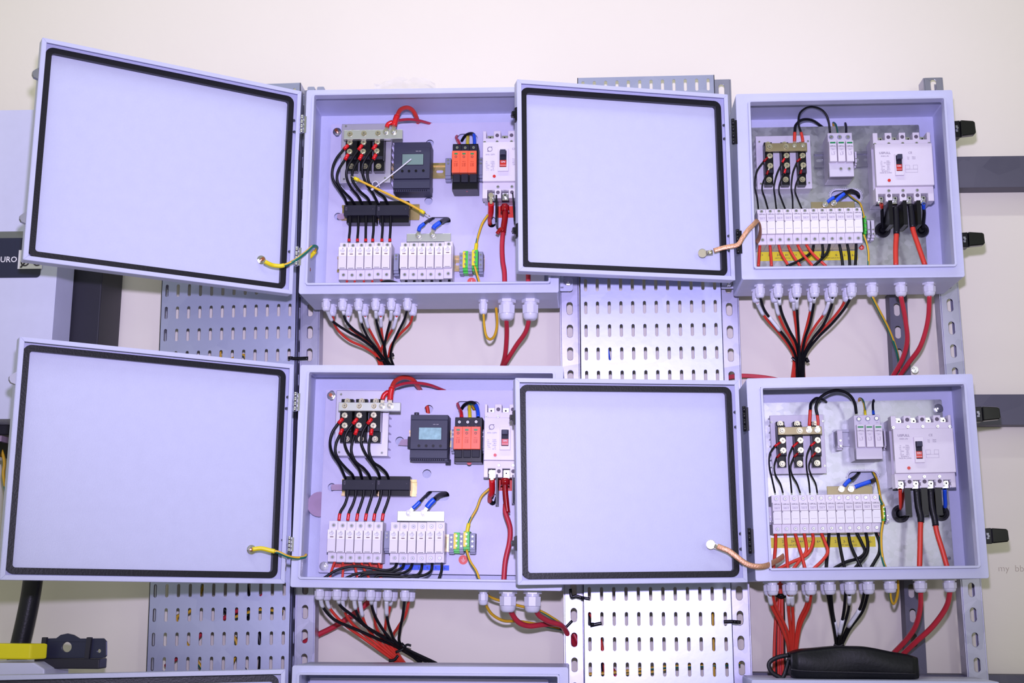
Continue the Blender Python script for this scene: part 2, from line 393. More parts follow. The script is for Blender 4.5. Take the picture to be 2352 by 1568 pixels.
v = rail('wide dark vertical channel between the right cabinets, behind the red cables', (2042, 672), (2130, 1556), 2.80, .038, slots=-.004)
v.child('washer_bolt', bolt_mesh(.006, STL, STL), v.P(RX(2101, 849), -.0005))
# ---------------------------------------------------------------- cabinets
CAB = {}
def cabinet(key, cx, cz, W, H, roll, fl, label, lip=.0045):
    c = Fr('wall_cabinet', label, 'cabinet', 'open wall cabinets', loc=(cx, YC, cz+ZC), roll=roll); c.W, c.H, c.key = W, H, key
    w, h = W/2, H/2; L, R, T, B = fl; b = MB(); r = .004
    b.ring(rrect(-w, w, -h, h, r, 3), rrect(-w+.0016, w-.0016, -h+.0016, h-.0016, r-.0014, 3), .001, .15)
    b.prism(rrect(-w, w, -h, h, r, 3), .148, .15)
    op = (-w+L, w-R, -h+B, h-T)
    b.ring(rrect(-w+.0004, w-.0004, -h+.0004, h-.0004, r, 3), rect(op[0]+.001, op[1]-.001, op[2]+.001, op[3]-.001), 0, .0016)
    c.body = c.part('body', b, PAINT)
    i = lip; e = MB().ring([(op[0]+.004, op[2]), (op[1]-.004, op[2]), (op[1], op[2]+.004), (op[1], op[3]-.004), (op[1]-.004, op[3]), (op[0]+.004, op[3]), (op[0], op[3]-.004), (op[0], op[2]+.004)],
        rrect(op[0]+i, op[1]-i, op[2]+i, op[3]-i, .002, 2), -.010, .012)
    c.part('rain_lip', e, PAINT, bev=.0007); CAB[key] = c; return c
def plate(c, m, tl, br, holes, trims=()):
    y = PL-YC; (x0, z1), (x1, z0) = c.px(tl, y), c.px(br, y); hs = []
    for q in holes:
        if len(q) == 3: a, b = c.px(q[0], y); hs.append(circ(a, b, q[1], 20))
        else:
            (a, b), (e, g) = c.px(q[0], y), c.px(q[1], y); hs.append(rrect(a, e, g, b, min(abs(b-g), abs(e-a))*.48, 6))
    p = c.part('mounting_plate', MB().prism(rrect(x0, x1, z0, z1, .003, 2), y, y+.002, 0, hs), m)
    st = MB()
    for a in (x0+.03, x1-.03):
        for b in (z0+.03, z1-.03): st.cyl(a, b, .005, y+.002, .1485, 10)
    c.part('standoff', st, STLD, parent=p)
    for k in trims:      # serrated edge trim around a slot
        lp = hs[k]; t = MB(); n = len(lp); per = [0]
        pts = [Vector((a, y, b)) for a, b in lp]; t.tube(pts, .0016, 6, closed=True)
        for i in range(n):
            a, b = pts[i], pts[(i+1) % n]; s = max(1, int((b-a).length/.003))
            for j in range(s):
                q = a.lerp(b, j/s); ce = sum(pts, Vector())/n; d = (q-ce).normalized(); t.box(q.x+d.x*.003-.0006, q.x+d.x*.003+.0006, y-.0014, y, q.z+d.z*.003-.0012, q.z+d.z*.003+.0012)
        c.part('edge_trim', t, NYL, parent=p)
    c.plate = p; return p
def hinge(c, a, b, m, y=-.004):
    (x0, z1), (x1, z0) = c.px(a, y), c.px(b, y); r = abs(x1-x0)*.34; cx = (x0+x1)/2; q = MB(); n = 4
    for i in range(n):
        lo, hi = z0+(z1-z0)*i/n, z0+(z1-z0)*(i+1)/n
        q.lathe([(r*.5, lo), (r, lo+.0006), (r, hi-.0006), (r*.5, hi)], 12, cx=cx, cy=y)
    q.box(cx, x1+.003, y+r*.6, y+r*.6+.002, z0+.002, z1-.002); c.part('hinge', q, m)
def bracket(c, a, b, p):
    (x0, z1), (x1, z0) = c.px(a, .165), c.px(b, .165); q = c.part('mounting_bracket', MB().prism(rrect(x0, x1, z0, z1, .006, 4), .165, .1675).box(x0+.004, x1-.02, .149, .166, z0+.006, z1), PAINT)
    c.child('bracket_nut', BOLT, c.P(p, .165)-Vector((0, .0, 0)), q)
def door(c, hx, hz, phi, W, H, roll, studs, cams, screws, m_cam, latchy=0):
    M = Matrix.Translation((hx, YC, hz+ZC))@Matrix.Rotation(phi, 4, 'Z')@Matrix.Rotation(-roll, 4, 'Y'); h = H/2; b = MB()
    d = Fr(None, loc=(0, 0, 0)); d.M = M; d.I = M.inverted()
    b.ring(rrect(-W, 0, -h, h, .0025, 2), rect(-W+.0014, -.0014, -h+.0014, h-.0014), 0, .0245)
    w = .0085
    for q in ([(-W, -h), (0, -h), (-w, -h+w), (-W+w, -h+w)], [(0, -h), (0, h), (-w, h-w), (-w, -h+w)], [(0, h), (-W, h), (-W+w, h-w), (-w, h-w)], [(-W, h), (-W, -h), (-W+w, -h+w), (-W+w, h-w)]):
        q = [(x*(1-.0015)-.0003*0, z*(1-.0004)) for x, z in q]; b.prism(q, -.0006, .0012)
    b.box(-W+.001, -.001, .0225, .0243, -h+.001, h-.001)
    o = bpy.data.objects.new('door', b.data('door', [PAINT])); COL.objects.link(o); o.parent = c.o; o.matrix_basis = c.I@M; d.o = o
    g = .0118; bevel(o, .0006, 1)
    d.part('gasket', MB().ring(rrect(-W+g-.001, -g+.001, -h+g-.001, h-g+.001, .015, 7), rrect(-W+g+.0105, -g-.0105, -h+g+.0105, h-g-.0105, .0055, 5), .0125, .0228), RUB, bev=.0038)
    for p, me in studs: d.child('ground_stud', me, d.P(p, .0225))
    for p, y in screws: d.child('screw', SCR_M, d.P(p, y))
    for p, kind in cams:
        a, z = d.px(p, .008); q = MB()
        if kind == 0: q.prism([(-W-.011, -.004), (-W-.008, -.009), (-W, -.0115), (-W, .0115), (-W-.006, .007), (-W-.011, .002)], .002, .012)
        else:
            q.prism([(-W-.0045, -.014), (-W, -.014), (-W, .014), (-W-.0045, .012)], 0, .014); q.box(-W-.010, -W-.004, .001, .011, -.006, .005); q.cyl(-W-.007, 0, .0035, -.002, .014, 10)
        e = d.part('latch_cam', q, m_cam); e.location.z = z
    c.door = d; return d
cabinet('UL', -.317, .824, .531, .441, -.0005, (.0145, .016, .0115, .0165), 'open pale cabinet at the upper left, with white and orange modules')
cabinet('LL', -.3097, .2341, .531, .441, -.0076, (.0165, .016, .0125, .0155), 'open pale cabinet at the lower left, with blue and red number tapes')
cabinet('UR', .535, .8253, .4401, .3941, .0045, (.0235, .0165, .0175, .0195), 'open pale cabinet at the upper right, with large white breaker')
cabinet('LR', .5425, .233, .4401, .3941, .0177, (.0255, .0165, .0175, .0195), 'open pale cabinet at the lower right, with shiny zinc plate')
UL, LL, UR, LR = (CAB[k] for k in ('UL', 'LL', 'UR', 'LR'))
plate(UL, PLATEP, R1(338, 402), (1250, 690), [(R1(1290, 585), .0088, 0), (R1(1278, 1140), .0088, 0), (R1(405, 1290), .0085, 0), (R1(1550, 492), R1(1752, 600)), (R1(1278, 1296), R1(1490, 1370)), (R1(1850, 1290), R1(1925, 1395)), (R1(377, 435), R1(420, 522))])
plate(LL, PLATEP, R3(290, 228), R4(2120, 705), [(R3(1280, 418), .0092, 0), (R3(1000, 725), .0092, 0), (R3(1262, 1040), .0092, 0), (R3(345, 1170), .0085, 0), (R3(1545, 340), R3(1770, 430)), (R3(1248, 1207), R3(1478, 1300)), (R3(1850, 1230), R3(1945, 1335)), (R3(322, 237), R3(366, 335))])
plate(UR, GZP, R5(170, 420), R6(1600, 660), [(R5(838, 904), R5(1082, 1002))], [0])
plate(LR, GZP, R7(262, 290), R8(1810, 690), [(R7(972, 822), R7(1215, 914))], [0])
UL.child('plate_nut', BOLTC, UL.P(R1(397, 475), PL-YC), UL.plate)
LL.child('plate_nut', BOLTC, LL.P(R3(342, 288), PL-YC), LL.plate); LL.child('plate_nut', BOLT, LL.P(R4(295, 630), PL-YC), LL.plate)
LR.child('plate_nut', BOLT, LR.P(R7(1683, 332), PL-YC), LR.plate); LR.child('plate_nut', SCR_M, LR.P(R7(1768, 1500), PL-YC), LR.plate)
door(UL, -.5943, .8226, .5691, .5237, .4393, -.0053, [((600, 597), BOLTC)], [((85, 170), 0), ((53, 500), 0)], [((675, 277), .02), ((676, 303), .02), ((665, 578), .02), ((663, 610), .02)], STLD)
door(LL, -.5873, .2397, .5908, .5283, .4355, -.0023, [((577, 1262), BOLTC)], [((28, 868), 0)], [((661, 912), .02), ((658, 938), .02), ((650, 1240), .02)], STLD)
door(UR, .3003, .8231, .257, .445, .3945, .0137, [(RB(1698, 85), BOLT)], [((1186, 264), 1), ((1188, 530), 1)], [((1663, 288), .02), ((1664, 319), .02), ((1674, 542), .02), ((1675, 576), .02)], BLK)
door(LR, .3069, .2258, .2011, .4465, .3923, .0187, [(RC(1773, 322), BOLT)], [((1180, 959), 1), ((1183, 1247), 1)], [(R7(97, 362), .02), (R7(102, 478), .02), (R7(140, 1310), .02), (R7(143, 1430), .02)], BLK)
hinge(UL, (687, 264), (699, 306), STL); hinge(UL, (675, 566), (687, 611), STL)
hinge(LL, (672, 900), (684, 945), STL); hinge(LL, (659, 1231), (670, 1268), STL)
hinge(UR, R5(58, 350), R5(106, 548), BLK); hinge(UR, R5(93, 1212), R5(143, 1405), BLK)
hinge(LR, R7(143, 315), R7(197, 512), BLK); hinge(LR, R7(185, 1265), R7(237, 1465), BLK)
bracket(UL, RB(405, 305), RB(532, 425), RB(490, 340)); bracket(UR, RB(1850, 330), RB(2000, 400), RB(1935, 352))
def latch(c, a, b):
    y = .012; (x0, z1), (x1, z0) = c.px(a, y), c.px(b, y); x0 = c.W/2; q = MB(); zc = (z0+z1)/2; hh = (z1-z0)/2; L = x1-x0
    q.prism([(x0, zc-hh*.9), (x0+L*.3, zc-hh*.92), (x0+L*.3, zc+hh), (x0, zc+hh*.95)], y-.004, y+.02)
    o = c.part('latch', q, BLK, bev=.001)
    c.part('latch_handle', MB().prism([(x0+L*.3, zc-hh*.88), (x0+L*.92, zc-hh*.72), (x0+L, zc-hh*.5), (x0+L*.98, zc+hh*.7), (x0+L*.9, zc+hh*.85), (x0+L*.3, zc+hh*.98)], y-.009, y+.006), BLKG, o, bev=.0022)
    c.part('latch_pin', MB().cyl(x0+L*.12, zc, .0022, y-.012, y, 10).box(x0+L*.08, x0+L*.18, y-.006, y-.003, zc-hh*.35, zc+hh*.4), STLD, o)
latch(UR, R5(1810, 368), R5(1972, 500)); latch(UR, R5(1878, 1238), R5(2042, 1357)); latch(LR, R7(1983, 320), R7(2165, 438)); latch(LR, R7(2053, 1266), R7(2230, 1392))
# studs on the left inner walls
for c, p in ((UL, R2(127, 640)), (LL, R4(128, 515))):
    x, z = c.px(p, .05); c.part('side_stud', MB().tube([(-c.W/2+.0016, .05, z), (-c.W/2+.012, .05, z)], .0036, 10), COPS, c.body)
x, z = LL.px(R4(262, 132), .13)
LL.part('vent_plug', MB().cyl(x, z, .026, .127, .136, 24, r2=.020).cyl(x, z, .013, .136, .148, 16), PINKG, LL.body)
# the tops of the bottom row, cut by the lower edge of the picture
w = (at(1304, 1531, YC)-at(670, 1531, YC)).x
A = at(987, 1530, YC); c = cabinet('BL', A.x, A.z-ZC-.2205, w, .441, .003, (.012, .016, .0125, .0155), 'top edge of the cabinet below the lower left cabinet')
plate(c, PLATEP, (712, 1556), (1260, 1900), [])
d = door(c, at(659, 1534, YC).x, at(659, 1534, YC).z-ZC-.22, .33, .62, .4355, .012, [], [], [], STLD)
A = at(2010, 1563, YC); cabinet('BR', at(2010, 1563, YC).x, A.z-ZC-.197, .46, .3941, .002, (.02, .0165, .0175, .0195), 'top edge of the cabinet under the black pouch, bottom right')
# ---------------------------------------------------------------- modules inside the cabinets
def mod(c, name, label, cat, group, p, Y):
    """a thing mounted in cabinet c, its face centre at pixel p on the plane Y"""
    return Fr(name, label, cat, group, loc=at(*p, Y), roll=c.roll)
# fuse holders -------------------------------------------------------------
def fuse_proto(f, style, tl, br, ys, wm):
    """ys = pixel rows top, shoulder end, label end, drawer end, bottom"""
    w = wm/2-.0002; X = tl[0]
    zt, za, zl, zd, zb = [f.px((X, y))[1] for y in ys]; D = PL-f.M.translation.y-.0075
    sh = .013 if style == 'L' else .010
    b = MB().prism([(-w, zb), (w, zb), (w, zt), (-w, zt)], sh, D); f.part('housing', b, WHT, bev=.0006)
    if style == 'L':
        f.part('drawer', MB().box(-w-.0, w-.0012, 0, sh+.006, zd, za), WHT, bev=.0006)
        f.part('label_plate', MB().box(-w+.0004, w-.0016, -.0004, .001, zl, za-.0005), PRW)
        f.part('drawer_slit', MB().box(-w+.003, w-.004, -.0002, .001, zd+.0014, zd+.0022), HOLE)
        f.part('window', MB().prism(rrect(-.0036, .0036, zl+.0034, zl+.0050, .0008, 2), -.0007, .001), SMUD2)
        text(f, 'WSPV-32\nDC 1000V\n10x38', None, 0, .0016, PRT, loc=(-.0007, -.0006, zl+.0105), sx=1.1)
        f.part('logo_ring', MB().ring(circ(0, za-.004, .0016, 12), circ(0, za-.004, .001, 12), -.0007, -.0003), PRT)
    else:
        f.part('label_plate', MB().box(-w+.0003, w-.0003, .0012, sh+.004, zl+.0003, za), WHT, bev=.0004)
        f.part('drawer', MB().box(-w+.0003, w-.0003, 0, sh+.004, zd, zl-.0002), PRW, bev=.0007)
        zz = zd+(zl-zd)*.38
        f.part('drawer_slit', MB().box(-w+.003, w-.003, -.0002, .0006, zz, zz+.0004), PRT)
        f.part('drawer_notch', MB().box(-w+.0003, -w+.0022, -.0003, .0006, zl-.003, zl-.0006), PRT)
        text(f, 'USFULL', None, 0, .0026, PRTD, loc=(.0004, .001, za-.0038), sx=1.15, bold=.00004)
        text(f, 'FMR1-32 PV10x38\nDC1000V   32A\nIEC60269-6  CE', None, 0, .0012, PRT, loc=(.0004, .001, zl+.006), sx=.95)
    for z in ((zt+za)/2+.0004, (zd+zb)/2): f.child('screw', SCR_M, (.0005, sh+.0006, z)); f.part('screw_well', MB().ring(circ(.0005, z, .0049, 14), circ(.0005, z, .0037, 14), sh-.0003, sh+.0004), WHT2)
    return f
SMUD2 = mat('brown_window', (92, 44, 56), .4)
def fuse_row(key, style, centres, Y, ys, group, lab):
    c = CAB[key]; n = len(centres); W = [at(*p, Y) for p in centres]; wm = (W[-1]-W[0]).length/(n-1)
    f = mod(c, 'fuse_holder', lab(0), 'fuse holder', group, centres[0], Y); fuse_proto(f, style, centres[0], None, ys, wm)
    bpy.context.view_layer.update(); index_kids(f.o); out = [f.o]
    for i in range(1, n):
        q = copy_tree(f.o); q.matrix_world = Matrix.Translation(W[i])@f.M.to_3x3().to_4x4(); q['label'] = lab(i); out.append(q)
    return out
def lab_of(what, where, n):
    def g(i): return '%s, %s from the left %s' % (what, ORDN[i], where)
    return g
FY = 2.614
fuse_row('UL', 'L', [RA(171+126.3*i, 393+(0, 4, 2, 2, -6, 0)[i]-1.2*i) for i in range(6)], FY, [RA(0, v)[1] for v in (150, 231, 366, 553, 690)], 'fuse holders of the upper left cabinet', lab_of('white fuse holder under red-tipped wires', 'in the upper left cabinet', 6))
fuse_row('UL', 'L', [RA(1067+127.5*i, 388+(0, 0, 0, 0, 0, -9)[i]-1.2*i) for i in range(6)], FY, [RA(0, v)[1] for v in (146, 227, 360, 547, 686)], 'fuse holders of the upper left cabinet', lab_of('white fuse holder under the bar', 'in the upper left cabinet', 6))
fuse_row('LL', 'L', [R4(356+72.6*i, 424+(0, 2, 3, 3, 1, 3)[i]+1.2*i-2) for i in range(6)], FY, [R4(0, v)[1] for v in (262, 334, 410, 517, 592)], 'fuse holders of the lower left cabinet', lab_of('white fuse holder above red tape', 'in the lower left cabinet', 6))
fuse_row('LL', 'L', [R4(856+73*i, 434+(0, 2, 2, 3, 1, 0)[i]) for i in range(6)], FY, [R4(0, v)[1] for v in (272, 343, 420, 524, 600)], 'fuse holders of the lower left cabinet', lab_of('white fuse holder above blue tape', 'in the lower left cabinet', 6))
fuse_row('UR', 'R', [R5(311+68.1*i, 1193-1.3*i) for i in range(12)], FY, [R5(0, v)[1] for v in (1046, 1080, 1146, 1247, 1322)], 'fuse holders of the upper right cabinet', lab_of('narrow white fuse holder', 'in the upper right cabinet', 12))
fuse_row('LR', 'R', [RE(410+152.4*i, 497-2.4*i) for i in range(12)], FY, [RE(0, v)[1] for v in (122, 246, 391, 612, 770)], 'fuse holders of the lower right cabinet', lab_of('narrow white fuse holder', 'in the lower right cabinet', 12))
# DIN rails ------------------------------------------------------------------
def din(key, a, b, m, label):
    c = CAB[key]; Y = PL-.0075; A, B = at(*a, Y), at(*b, Y); f = Fr('din_rail', label, 'rail', 'mounting rails in the cabinets', loc=(A+B)/2, roll=c.roll)
    w = abs(A.x-B.x)/2; h = .0175; q = MB()
    q.box(-w, w, 0, .001, h-.0045, h); q.box(-w, w, 0, .001, -h, -h+.0045); q.box(-w, w, 0, .0075, h-.0055, h-.0045); q.box(-w, w, 0, .0075, -h+.0045, -h+.0055)
    n = max(1, int(2*w/.025)); q.prism(rect(-w, w, -h+.005, h-.005), .0065, .0075, 0, [rrect(-w+.025*k+.004, -w+.025*k+.019, -.003, .003, .0028, 3) for k in range(n) if -w+.025*k+.02 < w])
    f.part('profile', q, m); return f
din('UL', R1(890, 845), R1(2300, 845), YZIN, 'yellow-zinc rail carrying the meter and orange modules, upper left cabinet')
din('UL', R1(440, 1250), R1(1190, 1250), YZIN, 'yellow-zinc rail carrying the black current sensors, upper left cabinet')
din('UL', RA(92, 480), RA(2240, 480), YZIN, 'yellow-zinc rail under the fuse holders, upper left cabinet')
din('LL', R3(1090, 705), R3(2300, 705), YZIN, 'yellow-zinc rail carrying the meter and orange modules, lower left cabinet')
din('LL', R3(440, 1175), R3(1162, 1175), YZIN, 'yellow-zinc rail carrying the black current sensors, lower left cabinet')
din('LL', R4(320, 440), R4(1512, 440), YZIN, 'yellow-zinc rail under the fuse holders, lower left cabinet')
din('UR', R5(718, 665), R5(1200, 665), STLD, 'steel rail behind the white surge arrester, upper right cabinet')
din('UR', R5(250, 1200), R5(1190, 1200), STLD, 'steel rail under the fuse holders, upper right cabinet')
din('LR', R7(868, 560), R7(1300, 560), STLD, 'steel rail behind the white surge arrester, lower right cabinet')
din('LR', R7(345, 1165), R7(1300, 1165), STLD, 'steel rail under the fuse holders, lower right cabinet')
# heat sinks with diode modules ------------------------------------------------
def heatsink(key, tl, br, screws, label, Y, m=FIN):
    c = CAB[key]; f = mod(c, 'heat_sink', label, 'heat sink', 'diode heat sinks', ((tl[0]+br[0])/2, (tl[1]+br[1])/2), Y)
    (x0, z1), (x1, z0) = f.px(tl), f.px(br); D = PL-Y
    f.part('base_plate', MB().box(x0, x1, 0, .008, z0, z1), m, bev=.0008)
    q = MB(); n = 9
    for i in range(n):
        z = z0+.002+(z1-z0-.005)*i/(n-1); q.prism([(x0+.001, z-.001), (x1-.001, z-.001), (x1-.001, z+.001), (x0+.001, z+.001)], .008, D)
    f.part('fins', q, m)
    for p in screws: f.child('screw', SCR_S, f.P(p)+Vector((0, 0, 0)))
    return f
def diode(key, tl, br, terms, low, label, Y, Yb, group):
    c = CAB[key]; f = mod(c, 'diode_module', label, 'diode module', group, ((tl[0]+br[0])/2, (tl[1]+br[1])/2), Y)
    (x0, z1), (x1, z0) = f.px(tl), f.px(br); H = z1-z0; D = Yb-Y
    f.part('housing', MB().box(x0, x1, .010, D, z0, z1).box(x0, x1, 0, D, z0+H*.24, z1-H*.10), BLK, bev=.0008)
    f.part('label_plate', MB().box(x0+.002, x1-.002, -.0003, .001, z0+H*.24+.001, z0+H*.24+.0075), DGR2)
    for p in terms: f.child('terminal', TERM, f.P(p))
    f.child('screw', SCR_L, f.P(low, .010)); f.child('screw', SCR_L, Vector(((x0+x1)/2, .010, z1-H*.05))); return f
b = MB().cyl(0, 0, .0062, -.0016, 0, 8, 0).cyl(0, 0, .0044, -.0042, -.0015, 14, 0); b.box(-.0024, .0024, -.0044, -.004, -.0004, .0004, 1); b.box(-.0004, .0004, -.0044, -.004, -.0024, .0024, 1)
TERM = b.data('terminal', [TIN, SLOT])
def busbar(key, tl, br, screws, label, Y, m, d=.005, plain=(), group='bus bars', name='bus_bar'):
    c = CAB[key]; f = mod(c, name, label, 'bus bar', group, ((tl[0]+br[0])/2, (tl[1]+br[1])/2), Y)
    (x0, z1), (x1, z0) = f.px(tl), f.px(br); f.part('bar', MB().box(x0, x1, 0, d, z0, z1), m, bev=.0006)
    for p in screws: f.child('screw', SCR_L, f.P(p))
    return f
HY, MY, BY = 2.630, 2.600, 2.588
sets = {'UL': dict(t=R1, hs=((443, 398), (910, 962)), sc=[(482, 420), (462, 930), (860, 920)], mx=[(483, 580), (615, 712), (750, 840)], my=(445, 835),
                   tm=[[(520, 578), (517, 665)], [(652, 577), (648, 664)], [(785, 575), (780, 660)]], lo=[(532, 805), (665, 805), (795, 805)], bar=((462, 458), (1025, 538)), bs=[(520, 495), (655, 490), (790, 487)], bm=SILV),
        'LL': dict(t=R3, hs=((392, 236), (882, 872)), sc=[(435, 275), (415, 832), (828, 838)], mx=[(430, 530), (570, 668), (708, 806)], my=(312, 735),
                   tm=[[(470, 478), (470, 575)], [(610, 478), (607, 575)], [(750, 475), (747, 577)]], lo=[(488, 705), (625, 705), (762, 705)], bar=((412, 350), (1005, 436)), bs=[(470, 385), (610, 387), (752, 388)], bm=SILV),
        'UR': dict(t=R5, hs=((256, 485), (700, 893)), sc=[(285, 530), (665, 525), (297, 857), (675, 850)], mx=[(325, 402), (455, 532), (584, 660)], my=(520, 852),
                   tm=[[(367, 640), (370, 717)], [(497, 637), (500, 713)], [(623, 637), (628, 712)]], lo=[(362, 825), (492, 823), (622, 822)], bar=((332, 540), (660, 597)), bs=[(365, 568), (494, 567)], bm=BRZ),
        'LR': dict(t=R7, hs=((367, 387), (812, 838)), sc=[(380, 440), (780, 432), (395, 790), (795, 780)], mx=[(422, 505), (554, 638), (692, 778)], my=(430, 786),
                   tm=[[(467, 583), (472, 660)], [(605, 582), (608, 658)], [(740, 580), (742, 657)]], lo=[(465, 765), (602, 762), (738, 758)], bar=((430, 478), (776, 532)), bs=[(463, 505), (600, 505)], bm=BRZ)}
for key, s in sets.items():
    t = s['t']; right = key[1] == 'R'; hy = 2.645 if right else HY; my = hy-.030; by = my-.012
    heatsink(key, t(*s['hs'][0]), t(*s['hs'][1]), [t(*p) for p in s['sc']], 'aluminium heat sink plate with three black diode modules, '+NM[key], hy, WHT2 if right else FIN)
    for i in range(3):
        diode(key, t(s['mx'][i][0], s['my'][0]), t(s['mx'][i][1], s['my'][1]), [t(*p) for p in s['tm'][i]], t(*s['lo'][i]),
              'black diode module, %s of three on the heat sink of the %s' % (('left', 'middle', 'right')[i], NM[key]), my, hy-.0002, 'black diode modules')
    busbar(key, t(*s['bar'][0]), t(*s['bar'][1]), [t(*p) for p in s['bs']], 'metal bar joining the tops of the three diode modules, '+NM[key], by, s['bm'], d=.012 if not right else .006)
busbar('UL', RA(1108, 42), RA(1752, 150), [], 'dull galvanised bar above the fuse holders, upper left cabinet', 2.640, SILV, .002)
busbar('LL', R3(978, 1398), R3(1430, 1500), [], 'galvanised bar with five slots above the fuse holders, lower left cabinet', 2.640, SILV, .002)
busbar('UR', R5(688, 998), R5(1032, 1050), [], 'bronze-toned bar above the fuse holders, upper right cabinet', 2.640, BRZ, .002)
busbar('LR', R7(812, 940), R7(1172, 1003), [], 'bronze-toned bar above the fuse holders, lower right cabinet', 2.640, BRZ, .002)
# current sensor blocks ----------------------------------------------------------
def sensor(key, t, x0, x1, yy, label):
    c = CAB[key]; Y = 2.634; f = mod(c, 'current_sensor', label, 'current sensor', 'black current sensors', t((x0+x1)/2, (yy[1]+yy[2])/2), Y)
    (a, z1), (b, z0) = f.px(t(x0, yy[1])), f.px(t(x1, yy[2])); zt = f.px(t(x0, yy[0]), .02)[1]; zb = f.px(t(x0, yy[3]), .014)[1]
    q = MB(); m = MB(); m.box(a+.004, b-.001, .014, PL-Y-.008, zb, zt)
    f.part('housing', m, BLK, bev=.0007); f.part('cover', MB().box(a, b-.0004, 0, .022, z0, z1), DGR2, bev=.0010)
    f.part('print', MB().ring(rect(a+.004, a+.0065, z0+.011, z0+.018), rect(a+.0044, a+.0061, z0+.0115, z0+.0175), -.0003, .0003).box(b-.0075, b-.0055, -.0003, .0003, z0+.013, z0+.0133), PRT)
sensor('UL', R1, 462, 770, (1150, 1180, 1275, 1350), 'black current sensor with four wires through it, left of two in the upper left cabinet')
sensor('UL', R1, 775, 1085, (1150, 1180, 1275, 1350), 'black current sensor with two wires through it, right of two in the upper left cabinet')
sensor('LL', R3, 445, 768, (1065, 1095, 1198, 1252), 'black current sensor with four wires through it, left of two in the lower left cabinet')
sensor('LL', R3, 774, 1095, (1065, 1095, 1198, 1252), 'black current sensor with two wires through it, right of two in the lower left cabinet')
# meters ---------------------------------------------------------------------------
def meter(key, t, r, lcd, m_lcd, btn, label, tabs):
    c = CAB[key]; Y = 2.618; x0, y0, x1, y1 = r; f = mod(c, 'digital_meter', label, 'meter', 'dark grey display meters', t((x0+x1)/2, (y0+y1)/2), Y)
    (a, zt), (b, zb) = f.px(t(x0, y0)), f.px(t(x1, y1)); H = zt-zb; D = PL-Y-.009
    f.part('housing', MB().box(a, b, .012, D, zb-.002, zt), DGR, bev=.001)
    f.part('front_cover', MB().box(a+.001, b-.0005, 0, .014, zb+H*.22, zt-H*.12), DGR, bev=.001)
    f.part('upper_step', MB().box(a+.0005, b-.0005, .003, .014, zt-H*.115, zt-.0002), DGR, bev=.0006)
    f.part('lower_step', MB().box(a+.0005, b-.0005, .004, .014, zb+H*.03, zb+H*.215), DGR, bev=.0006)
    q = MB(); n = 16
    for i in range(n): xx = a+.004+(b-a-.012)*i/(n-1); q.box(xx-.0009, xx+.0009, .0112, .0125, zb-.0012, zb+.0018)
    f.part('vent_slots', q, HOLE)
    (p, q1), (s, q0) = f.px(t(*lcd[:2])), f.px(t(*lcd[2:]))
    f.part('display', MB().box(p, s, -.0006, .001, q0, q1), m_lcd); f.part('display_frame', MB().ring(rect(p-.0007, s+.0007, q0-.0007, q1+.0007), rect(p, s, q0, q1), -.001, .001), DGR2)
    for p in btn: a1, b1 = f.px(t(*p)); f.part('button', MB().cyl(a1, b1, .0027, -.0016, .001, 14, r2=.0029), BLK)
    text(f, 'RUN  COM', t((lcd[0]+lcd[2])/2+55, lcd[1]-30), 0, .0016, PRW)
    for k, tb in enumerate(tabs):
        (a1, b1), (a2, b2) = f.px(t(*tb[:2]), D-.002), f.px(t(*tb[2:]), D-.002); xm, zm, rr = (a1+a2)/2, (b1+b2)/2, min(abs(a2-a1), abs(b1-b2))*.22
        f.part('mounting_tab', MB().prism(rrect(a1, a2, b2, b1, .0015, 3), D-.002, D+.001, 0, [circ(xm, zm, rr, 10)]), DGR2)
    return f
f = meter('UL', R1, (943, 570, 1288, 1022), (1027, 690, 1226, 790), LCDG, [(1025, 852), (1090, 852), (1157, 850), (1228, 848)], 'dark grey meter with a dull green display, upper left cabinet', [(1112, 1008, 1172, 1045), (1276, 1008, 1318, 1060)])
f = meter('LL', R3, (1104, 468, 1458, 902), (1187, 595, 1400, 712), LCD, [(1185, 770), (1255, 770), (1323, 771), (1393, 772)], 'dark grey meter with a bright streaked display, lower left cabinet', [(1140, 448, 1186, 474), (1280, 896, 1336, 932), (1443, 900, 1492, 958)])
